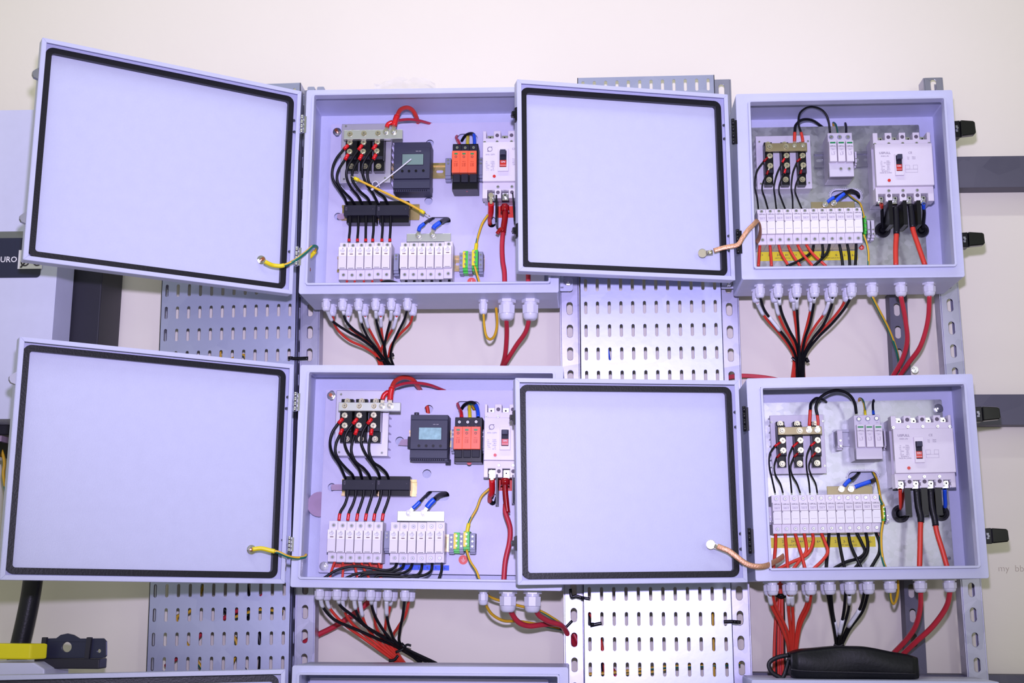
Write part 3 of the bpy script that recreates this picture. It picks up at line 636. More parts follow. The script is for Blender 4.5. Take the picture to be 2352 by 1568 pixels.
# orange surge arresters ------------------------------------------------------------
def spd_orange(key, t, r, xs, yo, win, scr, caps, latchp, label):
    c = CAB[key]; Y = 2.610; x0, y0, x1, y1 = r; f = mod(c, 'surge_arrester', label, 'surge arrester', 'orange surge arresters', t((xs[0]+xs[-1])/2, (yo[0]+yo[1])/2), Y)
    (a, zt), (b, zb) = f.px(t(x0, y0), .016), f.px(t(x1, y1), .016); D = PL-Y-.008
    f.part('base', MB().box(a, b, .016, D, zb, zt), BLK, bev=.001)
    for i in range(3):
        (p, q1), (s, q0) = f.px(t(xs[i], yo[0])), f.px(t(xs[i+1], yo[1])); g = .0003
        o = f.part('cartridge', MB().box(p+g, s-g, 0, .02, q0, q1), ORG, bev=.0008)
        w = (s-p)/2; cx = (p+s)/2
        f.part('status_window', MB().prism(rrect(cx-.0036, cx+.0036, q1-.0085, q1-.0052, .0009, 2), -.0005, .001), GWIN, o)
        f.part('logo_ring', MB().ring(circ(cx, q1-.0135, .0025, 14), circ(cx, q1-.0135, .0017, 14), -.0004, .0004), PRTD, o)
        text(f, 'XMPV-40\n\nUcpv 1000V\nIn    20kA\nImax  40kA\nUp   3.8kV', None, 0, .0014, DRED, o, loc=(cx, -.0003, (q1+q0)/2-.005), sx=.9)
        (p2, z2), (s2, z3) = f.px(t(caps[i][0], caps[i][2]), .012), f.px(t(caps[i][1], caps[i][3]), .012)
        f.part('lower_cap', MB().box(p2, s2, .010, .03, z3, z2), DGR2, bev=.001)
        a1, b1 = f.px(t(*scr[i]), .0155); f.part('screw_well', MB().ring(circ(a1, b1, .0052, 16), circ(a1, b1, .0038, 16), .0148, .0162).box(a1-.008, a1+.008, .0155, .0162, b1-.011, b1+.0065), DGR2)
        f.child('screw', SCR_M, (a1, .0152, b1)); text(f, ('DC+', 'PE', 'DC-')[i], None, 0, .0019, PRT, loc=(a1, .0148, b1-.0085))
    a1, b1 = f.px(t(*latchp), .03); f.part('rail_latch', MB().cyl(a1, b1+.001, .005, .03, .034, 14), BTN)
    return f
spd_orange('UL', R1, (1512, 590, 1752, 1025), (1503, 1580, 1657, 1740), (655, 865), None, [(1555, 628), (1633, 630), (1713, 628)], [(1514, 1582, 880, 958), (1594, 1660, 880, 958), (1676, 1744, 880, 958)], (1648, 1030), 'orange three-cartridge surge arrester on a black base, upper left cabinet')
spd_orange('LL', R3, (1535, 495, 1790, 930), (1521, 1604, 1687, 1777), (584, 803), None, [(1577, 542), (1657, 543), (1738, 540)], [(1530, 1600, 810, 885), (1614, 1684, 810, 885), (1696, 1770, 808, 883)], (1670, 936), 'orange three-cartridge surge arrester on a black base, lower left cabinet')
# white surge arresters ---------------------------------------------------------------
def spd_white(key, t, top, xs, ym, low, low_scr, scr, label):
    c = CAB[key]; Y = 2.606; f = mod(c, 'surge_arrester', label, 'surge arrester', 'white surge arresters', t((xs[0]+xs[-1])/2, (ym[0]+ym[1])/2), Y); D = PL-Y-.008
    (a, zt), (b, z1) = f.px(t(*top[:2]), .012), f.px(t(*top[2:]), .012); (a2, z2), (b2, zb) = f.px(t(*low[:2]), .010), f.px(t(*low[2:]), .010)
    f.part('base', MB().box(a, b, .012, D, zb, zt).box(a, b, .010, .03, zb, z2), WHT2, bev=.0012)
    for i in range(3):
        (p, q1), (s, q0) = f.px(t(xs[i], ym[0])), f.px(t(xs[i+1], ym[1])); cx = (p+s)/2
        o = f.part('cartridge', MB().box(p+.0002, s-.0002, 0, .02, q0, q1), WHT, bev=.0007)
        f.part('status_window', MB().box(cx-.0056, cx+.0056, -.0003, .001, q1-.0068, q1-.0032), GWIN, o)
        text(f, 'USFULL', None, 0, .0028, PRTD, o, loc=(cx, -.0002, q1-.0125), bold=.00004)
        text(f, 'Surge Protective\nDevice\nFL-C40-PV 3P', None, 0, .0013, PRT, o, loc=(cx, -.0002, q1-.019), sx=.85)
        text(f, 'Un      DC1000V\nIn         20kA\nImax       40kA\nUp        3.8kV\nIEC61643-31', None, 0, .0012, PRT, o, loc=(cx, -.0002, q1-.028), sx=.8)
        x, z = f.px(t(*scr[i]), .0112); f.child('screw', SCR_M, (x, .0112, z)); f.part('screw_well', MB().ring(circ(x, z, .005, 16), circ(x, z, .0038, 16), .0112, .0125), GRYP)
    for p in low_scr: x, z = f.px(t(*p), .0092); f.child('screw', SCR_M, (x, .0092, z))
    return f
f = spd_white('UR', R5, (818, 460, 1012, 525), (829, 895, 961, 1028), (518, 680), (826, 697, 1022, 798), [(922, 740), (987, 740)], [(847, 492), (912, 492), (977, 492)], 'white surge arrester with three green windows, upper right cabinet')
f = spd_white('LR', R7, (1022, 385, 1232, 455), (1046, 1115, 1183, 1256), (458, 632), (1047, 642, 1252, 727), [], [(1062, 415), (1132, 413), (1200, 410)], 'white surge arrester with three green windows, lower right cabinet')
for i, p in enumerate(((1073, 447), (1140, 446), (1208, 443))): text(f, ('DC+', 'PE', 'DC-')[i], R7(*p), .0118, .0022, PRT)
# moulded case breakers -----------------------------------------------------------------
def breaker(key, t, x0, x1, ys, tp, bp, tog, btn, label, usf, xl=None):
    """ys: top, notch end, cover top, cover bottom, bottom of terminal cover; tp/bp pole centres px"""
    c = CAB[key]; Y = 2.604; f = mod(c, 'circuit_breaker', label, 'circuit breaker', 'white four-pole breakers', t((x0+x1)/2, (ys[0]+ys[4])/2), Y); D = PL-Y
    X = lambda x, y, d=0: f.px(t(x, y), d)
    a = X(x0, (ys[2]+ys[3])/2)[0]; b = X(x1, (ys[2]+ys[3])/2)[0]; z = [X(x0, y)[1] for y in ys]; k = .010
    pit = (X(tp[1], ys[0])[0]-X(tp[0], ys[0])[0]); nw = pit*.26
    tops = [X(x, ys[0], k)[0] for x in tp]; bots = [X(x, ys[4], k)[0] for x in bp]
    f.part('base', MB().box(a+.001, b-.001, .035, D-.001, z[4]+.004, z[0]-.004), WHT2, bev=.001)
    # upper terminal cover: comb outline
    P = [(a, z[2]), (b, z[2]), (b, z[0])]
    for x in reversed(tops): P += [(x+nw, z[0]), (x+nw, z[1]), (x-nw, z[1]), (x-nw, z[0])]
    P += [(a, z[0])]
    f.part('upper_terminal_cover', MB().prism(P, k, .036), WHT, bev=.0008)
    zz = (z[3]+z[4])/2+.001; P = [(a, z[3]), (a, z[4])]
    for x in bots: P += [(x-nw, z[4]), (x-nw, zz), (x+nw, zz), (x+nw, z[4])]
    P += [(b, z[4]), (b, z[3])]
    f.part('lower_terminal_cover', MB().prism(P[::-1], k, .036), WHT, bev=.0008)
    f.part('cover', MB().box(a+.0005, b-.0005, 0, .014, z[3], z[2]), WHT, bev=.0009)
    for i in range(4):
        for xx, zc, sgn in ((tops[i], z[1]+.004, 1), (bots[i], z[4]+.009, -1)):
            q = MB().box(xx-nw*.8, xx+nw*.8, .026, .030, zc-.009, zc+.007); q.cyl(xx, zc, .0052, .021, .026, 16); q.cyl(xx, zc, .0038, .018, .0211, 6)
            q.cyl(xx, zc, .0018, .0176, .0181, 8, 1); f.part('terminal_screw', q, [STL, HOLE])
        q = MB().box(bots[i]-nw, bots[i]+nw, .030, .040, z[4], zz); f.part('terminal_recess', q, DGR2)
    for i in range(3):
        for xa, xb, zc, m in ((tops[i], tops[i+1], z[1]+.006, 1), (bots[i], bots[i+1], z[4]+.0125, 1)):
            xm = (xa+xb)/2; f.part('bolt_hole', MB().cyl(xm, zc, .0040, k-.0004, k+.001, 16), HOLE2)
        for xa, xb, zc in ((tops[i], tops[i+1], z[1]-.0085), (bots[i], bots[i+1], zz+.0065)):
            f.child('screw', SCR_M, ((xa+xb)/2, k-.0001, zc))
    for xx in (a+.0035, b-.0035): f.child('screw', SCR_M, (xx, k-.0001, z[1]-.0095))
    # toggle
    (p, q1), (s, q0) = X(*tog[0][:2]), X(*tog[0][2:]); (p1, r1), (s1, r0) = X(*tog[1][:2]), X(*tog[1][2:])
    fr = f.part('toggle_frame', MB().ring(rect(p, s, q0, q1), rect(p1, s1, r0, r1), -.006, .002), WHT, bev=.0007)
    f.part('toggle_slot', MB().box(p1, s1, -.0015, .002, r0, r1), DGR2, fr)
    hh = r1-r0; lv = f.part('toggle_lever', MB().box(p1+.0012, s1-.0012, -.016, -.001, r1-hh*.32, r1-hh*.02), DGR, fr, bev=.001)
    f.part('red_flag', MB().box(p1+.0006, s1-.0006, -.0032, -.001, r0+hh*.06, r0+hh*.44), BTN, fr)
    text(f, 'ON', None, 0, hh*.115, PRW, fr, loc=((p1+s1)/2, -.0034, r0+hh*.33), bold=.0001)
    f.part('flag_line', MB().box(p1+.0006, s1-.0006, -.0035, -.003, r0+hh*.12, r0+hh*.14), PRW, fr)
    x, zc = X(*btn); f.part('test_button', MB().cyl(x, zc, .0032, -.0014, .001, 16, r2=.0034), BTN)
    xl = p-.002; wl = (a+p)/2
    if usf:
        text(f, 'USFULL', None, 0, .0046, PRT, loc=(wl+.001, -.0002, q1+.0035), sx=1.1, bold=.00012)
        text(f, 'FMM1-PV', None, 0, .0030, PRT, loc=(wl+.001, -.0002, q1-.0035))
        text(f, 'In:        100A\nUe:   DC1000V\nUi:        1000V\nUimp:     8kV\nIn:         20In\nCat.A     40°C\nIEC60947-2\nMADE IN CHINA', None, 0, .0026, PRT, loc=(wl+.001, -.0002, (q0+q1)/2-.0035), sx=.92)
        text(f, 'CE', None, 0, .0048, PRT, loc=(s+.016, -.0002, q1+.0032))
        text(f, 'Icu     20kA\nIcs     15kA', None, 0, .0026, PRT, loc=(s+.018, -.0002, q1-.008))
        g = MB(); cx, cz = s+.017, (q0+q1)/2-.008; t1 = .0003; w1, h1 = .012, .006
        for u in (-1, 1):
            g.ring(rect(cx+u*.008-.0045, cx+u*.008+.0045, cz-.001, cz+.008), rect(cx+u*.008-.0045+t1, cx+u*.008+.0045-t1, cz-.001+t1, cz+.008-t1), -.0003, .0003)
        g.ring(rect(cx-.0125, cx+.0125, cz-.008, cz-.001), rect(cx-.0125+t1, cx+.0125-t1, cz-.008+t1, cz-.001-t1), -.0003, .0003)
        f.part('wiring_diagram', g, PRT)
    else:
        x = wl-.001; zc = q1+.0005
        g = MB().ring(circ(x, zc, .0056, 26), circ(x+.0004, zc, .0041, 26), -.0003, .0003).prism([(x+.002, zc+.0056), (x+.006, zc+.0052), (x+.004, zc+.0036)], -.0003, .0003).prism([(x-.002, zc-.0056), (x-.006, zc-.005), (x-.004, zc-.0036)], -.0003, .0003)
        f.part('logo_ring', g, PRT)
        text(f, 'XM5-125PV', None, 0, .0031, PRT, loc=(wl+.0, -.0002, q1-.0115), sx=.95)
        text(f, 'In:      125A\nUe:     1000V\nUimp:    8kV\nIcu:     20kA\nCat:       A\n--- ~   40°C', None, 0, .0027, PRT, loc=(wl+.0, -.0002, (q0+q1)/2-.0115))
        text(f, 'CE', None, 0, .0048, PRT, loc=(s+.011, -.0002, q1+.0005)); text(f, 'Icu=20kA\nIcs=15kA\nIEC60947\nGB14048', None, 0, .003, PRT, loc=(s+.016, -.0002, (q0+q1)/2-.003))
    return f
HOLE2 = mat('shaded_bore', (96, 84, 100), .6)
breaker('UL', R1, 1798, 2372, (450, 520, 573, 950, 1100), (1872, 2010, 2148, 2286), (1880, 2014, 2150, 2286), ((1948, 642, 2050, 858), (1966, 662, 2030, 820)), (1912, 902), 'white four-pole breaker half hidden by the upper right door', False)
breaker('LL', R3, 1812, 2376, (360, 440, 497, 908, 1070), (1882, 2022, 2162, 2300), (1886, 2026, 2162, 2300), ((1968, 592, 2068, 815), (1984, 620, 2050, 775)), (1920, 860), 'white four-pole breaker half hidden by the lower right door', False)
breaker('UR', R5, 1192, 1645, (447, 503, 545, 872, 985), (1235, 1345, 1452, 1562), (1245, 1355, 1467, 1578), ((1336, 628, 1412, 795), (1346, 640, 1400, 762)), (1299, 830), 'white four-pole breaker with its whole face in view, upper right cabinet', True)
breaker('LR', R7, 1338, 1812, (385, 440, 492, 838, 952), (1380, 1496, 1612, 1728), (1404, 1520, 1638, 1757), ((1486, 556, 1574, 756), (1498, 592, 1558, 727)), (1453, 797), 'white four-pole breaker with its whole face in view, lower right cabinet', True)
# end clamps and terminal blocks ---------------------------------------------------------
def block(key, t, x0, y0, x1, y1, label, m, cat='terminal block', name='terminal_block', group='rail terminal blocks', Y=2.640, scr=(.15, .38, .62), stripe=None):
    c = CAB[key]; f = mod(c, name, label, cat, group, t((x0+x1)/2, (y0+y1)/2), Y); (a, z1), (b, z0) = f.px(t(x0, y0)), f.px(t(x1, y1)); H = z1-z0; D = PL-Y-.007
    f.part('housing', MB().box(a, b, .012, D, z0, z1).box(a, b, 0, D, z0+H*.2, z1-H*.04).box(a, b, .004, D, z0+H*.08, z1), m, bev=.0006)
    if stripe:
        f.part('colour_half', MB().box(a-.0001, (a+b)/2, -.0003, D-.002, z0+H*.2, z1-H*.05), stripe, bev=.0004)
    r = min(.0026, (b-a)*.36)
    for s in scr: f.child('screw', screw_mesh('screw', r, STL), ((a+b)/2, -.0002, z1-H*s-.001))
    return f
block('UL', R1, 1441, 720, 1492, 935, 'grey end clamp on the brass rail left of the orange arrester, upper left cabinet', GRYP, 'end clamp', 'end_clamp', 'end clamps', 2.652, (.10, .26))
block('UL', R1, 1768, 714, 1796, 930, 'grey end clamp between arrester and breaker, upper left cabinet', GRYP, 'end clamp', 'end_clamp', 'end clamps', 2.652, (.12, .28))
block('UL', RA, 920, 322, 985, 638, 'grey end clamp between the two fuse groups, upper left cabinet', GRYP, 'end clamp', 'end_clamp', 'end clamps', 2.640, (.10, .26))
for key, t, y0, y1, x in (('UL', RA, 285, 600, (1876, 1928, 2000, 2060, 2143, 2156, 2216)), ('LL', R4, 357, 525, (1300, 1338, 1384, 1416, 1462, 1468, 1508))):
    k = (y1-y0)*.08; w = NM[key]
    block(key, t, x[0], y0+k, x[1]-2, y1+k*.4, 'grey terminal block left of the first yellow-green one, '+w, GRYP)
    block(key, t, x[1], y0, x[2]-2, y1, 'yellow-green earth terminal with no wire, '+w, GRN, stripe=YEL)
    block(key, t, x[2], y0+k*.4, x[3]-2, y1+k*.2, 'grey terminal block between the two yellow-green ones, '+w, GRYP)
    block(key, t, x[3], y0-k*.8, x[4], y1-k*1.4, 'yellow-green earth terminal with a wire on top, '+w, GRN, stripe=YEL, Y=2.628)
    block(key, t, x[5], y0+k*.4, x[6], y1+k*.4, 'grey end clamp at the right end of the fuse rail, '+w, GRYP, 'end clamp', 'end_clamp', 'end clamps')
block('LL', R4, 780, 345, 818, 522, 'grey end clamp between the two fuse groups, lower left cabinet', GRYP, 'end clamp', 'end_clamp', 'end clamps', 2.640, (.10, .28))
block('LL', R3, 1500, 610, 1532, 840, 'grey end clamp left of the orange arrester, lower left cabinet', GRYP, 'end clamp', 'end_clamp', 'end clamps', 2.652, (.12, .3))
block('LL', R3, 1786, 610, 1812, 840, 'grey end clamp between arrester and breaker, lower left cabinet', GRYP, 'end clamp', 'end_clamp', 'end clamps', 2.652, (.12, .3))
block('UR', R5, 1101, 1102, 1127, 1255, 'green earth terminal right of the fuse row, upper right cabinet', GRN, Y=2.624)
block('UR', R5, 1128, 1136, 1156, 1285, 'grey terminal beside the green earth terminal, upper right cabinet', WHT2, 'end clamp', 'end_clamp', 'end clamps', 2.65, (.5, .72))
block('UR', R5, 1158, 1136, 1190, 1285, 'grey end clamp at the right end of the fuse rail, upper right cabinet', WHT2, 'end clamp', 'end_clamp', 'end clamps', 2.65, (.5, .72))
block('UR', R5, 1030, 600, 1050, 715, 'pale end clamp right of the white arrester, upper right cabinet', WHT2, 'end clamp', 'end_clamp', 'end clamps', 2.645, (.5, .8))
block('LR', R7, 893, 500, 942, 652, 'pale end clamp left of the white arrester, lower right cabinet', WHT2, 'end clamp', 'end_clamp', 'end clamps', 2.642, (.52, .8))
block('LR', R7, 1257, 500, 1280, 650, 'pale end clamp right of the white arrester, lower right cabinet', WHT2, 'end clamp', 'end_clamp', 'end clamps', 2.642, (.52, .8))
block('LR', R8, 346, 188, 384, 325, 'grey end clamp left of the fuse row, lower right cabinet', WHT2, 'end clamp', 'end_clamp', 'end clamps', 2.638, (.55, .82))
block('LR', R8, 1244, 165, 1272, 312, 'yellow-green earth terminal right of the fuse row, lower right cabinet', GRN, Y=2.624, stripe=YEL)
block('LR', R8, 1273, 190, 1298, 318, 'grey end clamp at the right end of the fuse rail, lower right cabinet', WHT2, 'end clamp', 'end_clamp', 'end clamps', 2.645, (.5, .75))
# tapes and stickers ------------------------------------------------------------------------
def tape(key, t, a, b, m, label, items=(), h=.0045, mt=PRTD, Y=None, lines=()):
    c = CAB[key]; Y = Y or PL-.0007; f = mod(c, 'number_tape', label, 'label', 'coloured label tapes', t((a[0]+b[0])/2, (a[1]+b[1])/2), Y); (x0, z1), (x1, z0) = f.px(t(*a)), f.px(t(*b))
    f.part('strip', MB().box(x0, x1, 0, .0006, z0, z1), m)
    for s, x, y in items: text(f, s, t(x, y), 0, h, mt)
    for s, x, y, hh in lines: text(f, s, t(x, y), 0, hh, mt)
    return f
tape('UR', R5, (270, 1388), (1055, 1450), TAG_Y, 'yellow number tape under the fuse row, upper right cabinet', [('1+', 303, 1413), ('2+', 368, 1413), ('3+', 435, 1413), ('4+', 500, 1413), ('5+', 565, 1413), ('6+', 640, 1413), ('1-', 700, 1413), ('2-', 762, 1413), ('3-', 822, 1413), ('4-', 888, 1413), ('5-', 955, 1413), ('6-', 1018, 1413)], .0052, lines=[('MPPT INPUT PV DC', 470, 1438, .0028), ('MPPT INPUT PV DC', 870, 1436, .0028)])
tape('LR', R8, (375, 430), (1195, 500), TAG_Y, 'yellow number tape under the fuse row, lower right cabinet', [('1+', 410, 460), ('2+', 478, 460), ('3+', 548, 460), ('4+', 615, 460), ('5+', 682, 460), ('6+', 750, 460), ('1-', 818, 460), ('2-', 885, 460), ('3-', 952, 460), ('4-', 1020, 460), ('5-', 1086, 460), ('6-', 1155, 460)], .0055, lines=[('MPPT INPUT PV DC', 540, 490, .003), ('MPPT INPUT PV DC', 980, 488, .003)])
tape('LL', R4, (362, 607), (765, 645), TAG_R, 'red number tape under the left fuse group, lower left cabinet', [('1+', 400, 626), ('2+', 475, 627), ('3+', 550, 628), ('4+', 625, 629), ('5+', 690, 630), ('6+', 735, 630)], .0048)
tape('LL', R4, (902, 618), (1300, 664), TAG_B, 'blue number tape under the right fuse group, lower left cabinet', [('1-', 925, 640), ('2-', 985, 641), ('3-', 1058, 642), ('4-', 1128, 643), ('5-', 1197, 644), ('6-', 1268, 645)], .0048)
tape('UL', R1, (1940, 1190), (2100, 1300), TAG_R, 'red tape behind the breaker cable, upper left cabinet', [('DC+', 2020, 1262)], .008)
tape('UL', R1, (2106, 1190), (2250, 1300), TAG_B, 'blue tape peeping out beside the door, upper left cabinet')
tape('LL', R3, (1950, 1090), (2088, 1205), TAG_R, 'red tape behind the breaker cable, lower left cabinet', [('DC+', 2018, 1180)], .008)
tape('UR', R5, (1316, 1072), (1390, 1136), TAG_Y, 'yellow tape behind the breaker cable, upper right cabinet')
tape('LR', R7, (1505, 1005), (1560, 1080), TAG_Y, 'yellow tape behind the breaker cable, lower right cabinet')
def earth(key, t, p, r, label, m=STKR):
    c = CAB[key]; f = mod(c, 'earth_sticker', label, 'sticker', 'round earth stickers', t(*p), PL-.0006); f.part('disc', MB().cyl(0, 0, r, 0, .0005, 28), m)
    k = r/10; q = MB().box(-k*.5, k*.5, -.0004, .0003, -k*.5, k*5)
    for i, w in enumerate((5, 3.4, 1.8)): q.box(-k*w, k*w, -.0004, .0003, -k*(.5+2*i)-k*.35, -k*(.5+2*i)+k*.35)
    f.part('earth_symbol', q, PRW)
earth('UL', RA, (2055, 745), .0095, 'salmon earth sticker cut by the lower lip, upper left cabinet'); earth('LL', R4, (1414, 578), .0095, 'salmon earth sticker below the earth terminals, lower left cabinet')
earth('UR', R5, (1083, 1352), .0057, 'small red earth sticker below the fuse row, upper right cabinet', BTN); earth('LR', R8, (1214, 398), .0055, 'small red earth sticker half behind a black wire, lower right cabinet', BTN)
# ---------------------------------------------------------------- wiring inside the cabinets
def wires_to(key, t, data, d, Yt, Ye, group, lab, cr=RED, crd=None, tailm=CRIMP, lugp=None, bulge=0):
    for i, (cri, path) in enumerate(data):
        c = cable('jumper_wire', lab(i), group, BCAB, d, t, path, Yt-.004, Ye, bulge)
        piece(c, 'crimp_sleeve', cri[2] if len(cri) > 2 else tailm, cri[:2], crd or d*1.25, t, Yt-.004)
        a, b = cri[0], lugp[i]
        o, S, o0 = c; q = MB(); w = at(*t(*b), Yt-.0022)-o0; v = at(*t(*a), Yt-.003)-o0
        q.prism(circ(w.x, w.z, .0056, 14), w.y-.0008, w.y+.0004); q.tube([w+Vector((0, -.0004, 0)), v], .0021, 8, flat=.6)
        e = bpy.data.objects.new('ring_lug', q.data('ring_lug', [TIN])); COL.objects.link(e); e.parent = o
dw = {}
dw['UL'] = [((( 503, 602), (460, 642)), [(462, 640), (390, 730), (352, 830), (357, 930), (420, 1035), (470, 1115), (492, 1182)]),
 (((503, 690), (470, 745)), [(472, 740), (415, 830), (395, 905), (412, 985), (470, 1060), (530, 1120), (570, 1182)]),
 (((638, 600), (600, 650)), [(602, 645), (545, 730), (492, 830), (490, 920), (530, 1010), (600, 1095), (642, 1182)]),
 (((636, 692), (607, 745)), [(607, 740), (555, 830), (540, 905), (560, 972), (620, 1050), (690, 1112), (722, 1182)]),
 (((775, 596), (738, 645)), [(740, 640), (690, 700), (643, 790), (642, 870), (680, 980), (740, 1065), (800, 1182)]),
 (((772, 690), (743, 740)), [(745, 735), (700, 820), (690, 900), (712, 975), (780, 1050), (850, 1105), (887, 1182)])]
dw['LL'] = [(((452, 508), (408, 555)), [(410, 550), (350, 640), (328, 740), (350, 840), (420, 955), (480, 1090)]),
 (((448, 608), (424, 664)), [(425, 660), (388, 740), (380, 825), (412, 905), (480, 985), (540, 1045), (562, 1098)]),
 (((592, 508), (548, 560)), [(550, 555), (490, 640), (468, 725), (490, 815), (560, 925), (612, 1000), (640, 1098)]),
 (((590, 608), (567, 666)), [(567, 660), (540, 745), (535, 830), (572, 920), (650, 985), (700, 1045), (722, 1098)]),
 (((732, 508), (688, 560)), [(690, 555), (640, 645), (630, 745), (670, 845), (740, 945), (792, 1025), (812, 1098)]),
 (((732, 608), (722, 670)), [(722, 665), (705, 745), (706, 835), (742, 925), (812, 975), (872, 1035), (897, 1098)])]
dw['UR'] = [(((350, 652), (318, 684), DRED), [(320, 680), (268, 755), (250, 860), (268, 960), (278, 1050)]),
 (((354, 755), (343, 785), DRED), [(345, 785), (315, 845), (308, 905), (330, 970), (352, 1050)]),
 (((483, 658), (464, 690)), [(465, 688), (422, 780), (400, 880), (408, 960), (418, 1050)]),
 (((490, 742), (481, 775)), [(480, 775), (450, 840), (438, 910), (460, 980), (487, 1050)]),
 (((606, 660), (578, 685), DRED), [(580, 683), (547, 770), (535, 880), (544, 960), (547, 1050)]),
 (((614, 750), (606, 780), DRED), [(608, 780), (575, 850), (565, 915), (588, 980), (617, 1050)])]
dw['LR'] = [(((446, 598), (404, 628)), [(405, 625), (366, 690), (364, 780), (385, 880), (409, 990)]),
 (((448, 688), (420, 717), DRED), [(420, 715), (402, 780), (412, 850), (450, 920), (470, 990)]),
 (((585, 598), (545, 633)), [(545, 630), (516, 705), (518, 800), (530, 900), (538, 990)]),
 (((586, 683), (555, 712), DRED), [(555, 710), (530, 780), (542, 850), (580, 920), (605, 990)]),
 (((720, 596), (684, 626)), [(685, 624), (656, 700), (655, 800), (672, 900), (680, 990)]),
 (((724, 680), (694, 712), DRED), [(695, 710), (672, 780), (690, 850), (725, 920), (738, 990)])]
for key in dw:
    s = sets[key]; lugp = [p for pr in s['tm'] for p in pr]; right = key[1] == 'R'; my = (2.645 if right else HY)-.030
    wires_to(key, s['t'], dw[key], .0034 if right else .0058, my, 2.636 if right else 2.650, 'black diode wires',
             lambda i, k=key: 'black wire from the %s screw of the %s diode module, %s' % (('upper', 'lower')[i % 2], ('left', 'middle', 'right')[i//2], NM[k]),
             crd=.0046 if right else .0078, lugp=lugp, bulge=.012 if right else .022)
# wires from the sensors to the fuse holders
def ferr(c, a, b, m=CRIMP, d=.0068): return sleeve(c, 'ferrule_sleeve', m, a, b, d)
for i, (xa, xb) in enumerate(zip((520, 600, 674, 748, 835, 911), (512, 593, 672, 740, 829, 905))):
    c = cable('jumper_wire', 'short black wire with red tip, %s below the sensors, upper left cabinet' % ORDN[i], 'red-tipped wires into the fuse holders', BCAB, .0056, R1, [(xa, 1250), (xa+1, 1330), (xa-1, 1420), (xb, 1490), (xb, 1532)], 2.640); ferr(c, .84, 1)
for i, (xa, xb) in enumerate(zip((500, 577, 654, 735, 822, 903), (413, 498, 584, 668, 749, 831))):
    c = cable('jumper_wire', 'curved black wire with red tip, %s below the sensors, lower left cabinet' % ORDN[i], 'red-tipped wires into the fuse holders', BCAB, .0056, R3, [(xa, 1170), (xa-2, 1240), (xa-28, 1330), (xb+14, 1410), (xb, 1492)], 2.640); ferr(c, .80, 1)
for i, x in enumerate((409, 470, 538, 605, 680, 738)): pass
# big red cables from the bus bars over the top of the plate
def big(key, t, lugp, tail, slv, path, d, ds, Ya, Yb, label, m=RED, sm=CRIMP, bulge=0, lugr=.0068):
    if Yb > 2.68:      # the far end dives behind the mounting plate
        (xa, ya), (xb, yb) = path[-2], path[-1]; s = 30/max(1e-6, math.hypot(xb-xa, yb-ya)); Yb = 2.696
        path = path[:-1]+[(xb, yb, 2.6965), (xb+(xb-xa)*s, yb+(yb-ya)*s, 2.699)]
    c = cable('power_cable', label, 'power cables inside the cabinets', m, d, t, path, Ya, Yb, bulge)
    piece(c, 'heat_shrink_sleeve', sm, slv, ds, t, Ya); lug(c, lugp, t, Ya+.003, lugr, TIN, tail); return c
big('UL', R1, (940, 470), (945, 415), [(945, 415), (958, 365), (975, 318)], [(972, 325), (1005, 265), (1062, 240), (1120, 262), (1160, 330), (1184, 412)], .0098, .0125, 2.584, 2.690, 'thick red cable arching over the plate from the bus bar, upper left cabinet')
big('UL', R1, (868, 475), (876, 430), [(876, 428), (890, 398), (932, 378)], [(930, 383), (1000, 362), (1100, 354), (1200, 368), (1325, 404)], .0062, .0095, 2.586, 2.690, 'thinner dark red cable running right behind the arch, upper left cabinet', RED2)
big('LL', R3, (907, 385), (908, 330), [(908, 330), (912, 270), (925, 210)], [(920, 220), (955, 150), (1030, 112), (1110, 125), (1165, 180), (1200, 236)], .0098, .0125, 2.584, 2.690, 'thick red cable arching over the plate from the bus bar, lower left cabinet')
big('LL', R3, (830, 388), (835, 330), [(832, 325), (850, 280), (892, 248)], [(888, 250), (960, 198), (1060, 168), (1170, 165), (1290, 185), (1415, 232)], .0062, .0095, 2.586, 2.690, 'thinner dark red cable running right behind the arch, lower left cabinet', RED2)
big('UR', R5, (556, 568), (560, 525), [(560, 525), (561, 490), (562, 455)], [(562, 460), (570, 400), (620, 358), (700, 362), (785, 420)], .0062, .0068, 2.606, 2.686, 'short black loop with red sleeve bending behind the plate, upper right cabinet', BCAB, RED, lugr=.0055)
big('UR', R5, (622, 566), (626, 525), [(626, 530), (620, 490), (611, 455)], [(612, 458), (592, 385), (602, 308), (652, 264), (712, 257), (780, 285), (822, 350), (838, 458)], .0044, .0062, 2.606, 2.63, 'long black loop from the bus bar to the white arrester, upper right cabinet', BCAB, RED, bulge=.006, lugr=.0055)
big('LR', R7, (673, 500), (676, 465), [(676, 468), (680, 405), (683, 345)], [(683, 350), (690, 292), (730, 254), (780, 264), (820, 294)], .0062, .0068, 2.598, 2.686, 'short black loop with red sleeve bending behind the plate, lower right cabinet', BCAB, RED, lugr=.006)
big('LR', R7, (738, 500), (742, 465), [(744, 465), (744, 430), (738, 383)], [(740, 388), (728, 315), (765, 245), (850, 197), (925, 195), (992, 230), (1030, 292), (1043, 372)], .0062, .0060, 2.598, 2.626, 'long black loop from the bus bar to the white arrester, lower right cabinet', BCAB, RED, bulge=.006, lugr=.0055)
def plain(key, t, m, d, path, Ya, Yb, label, group='control wires inside the cabinets', gy=False, ends=(), bulge=0, name='control_wire', cat='cable'):
    c = cable(name, label, group, m, d, t, path, Ya, Yb, bulge, gy=gy, cat=cat)
    for nm, mm, a, b, dd in ends: sleeve(c, nm, mm, a, b, dd)
    return c
SL = 'end_sleeve'
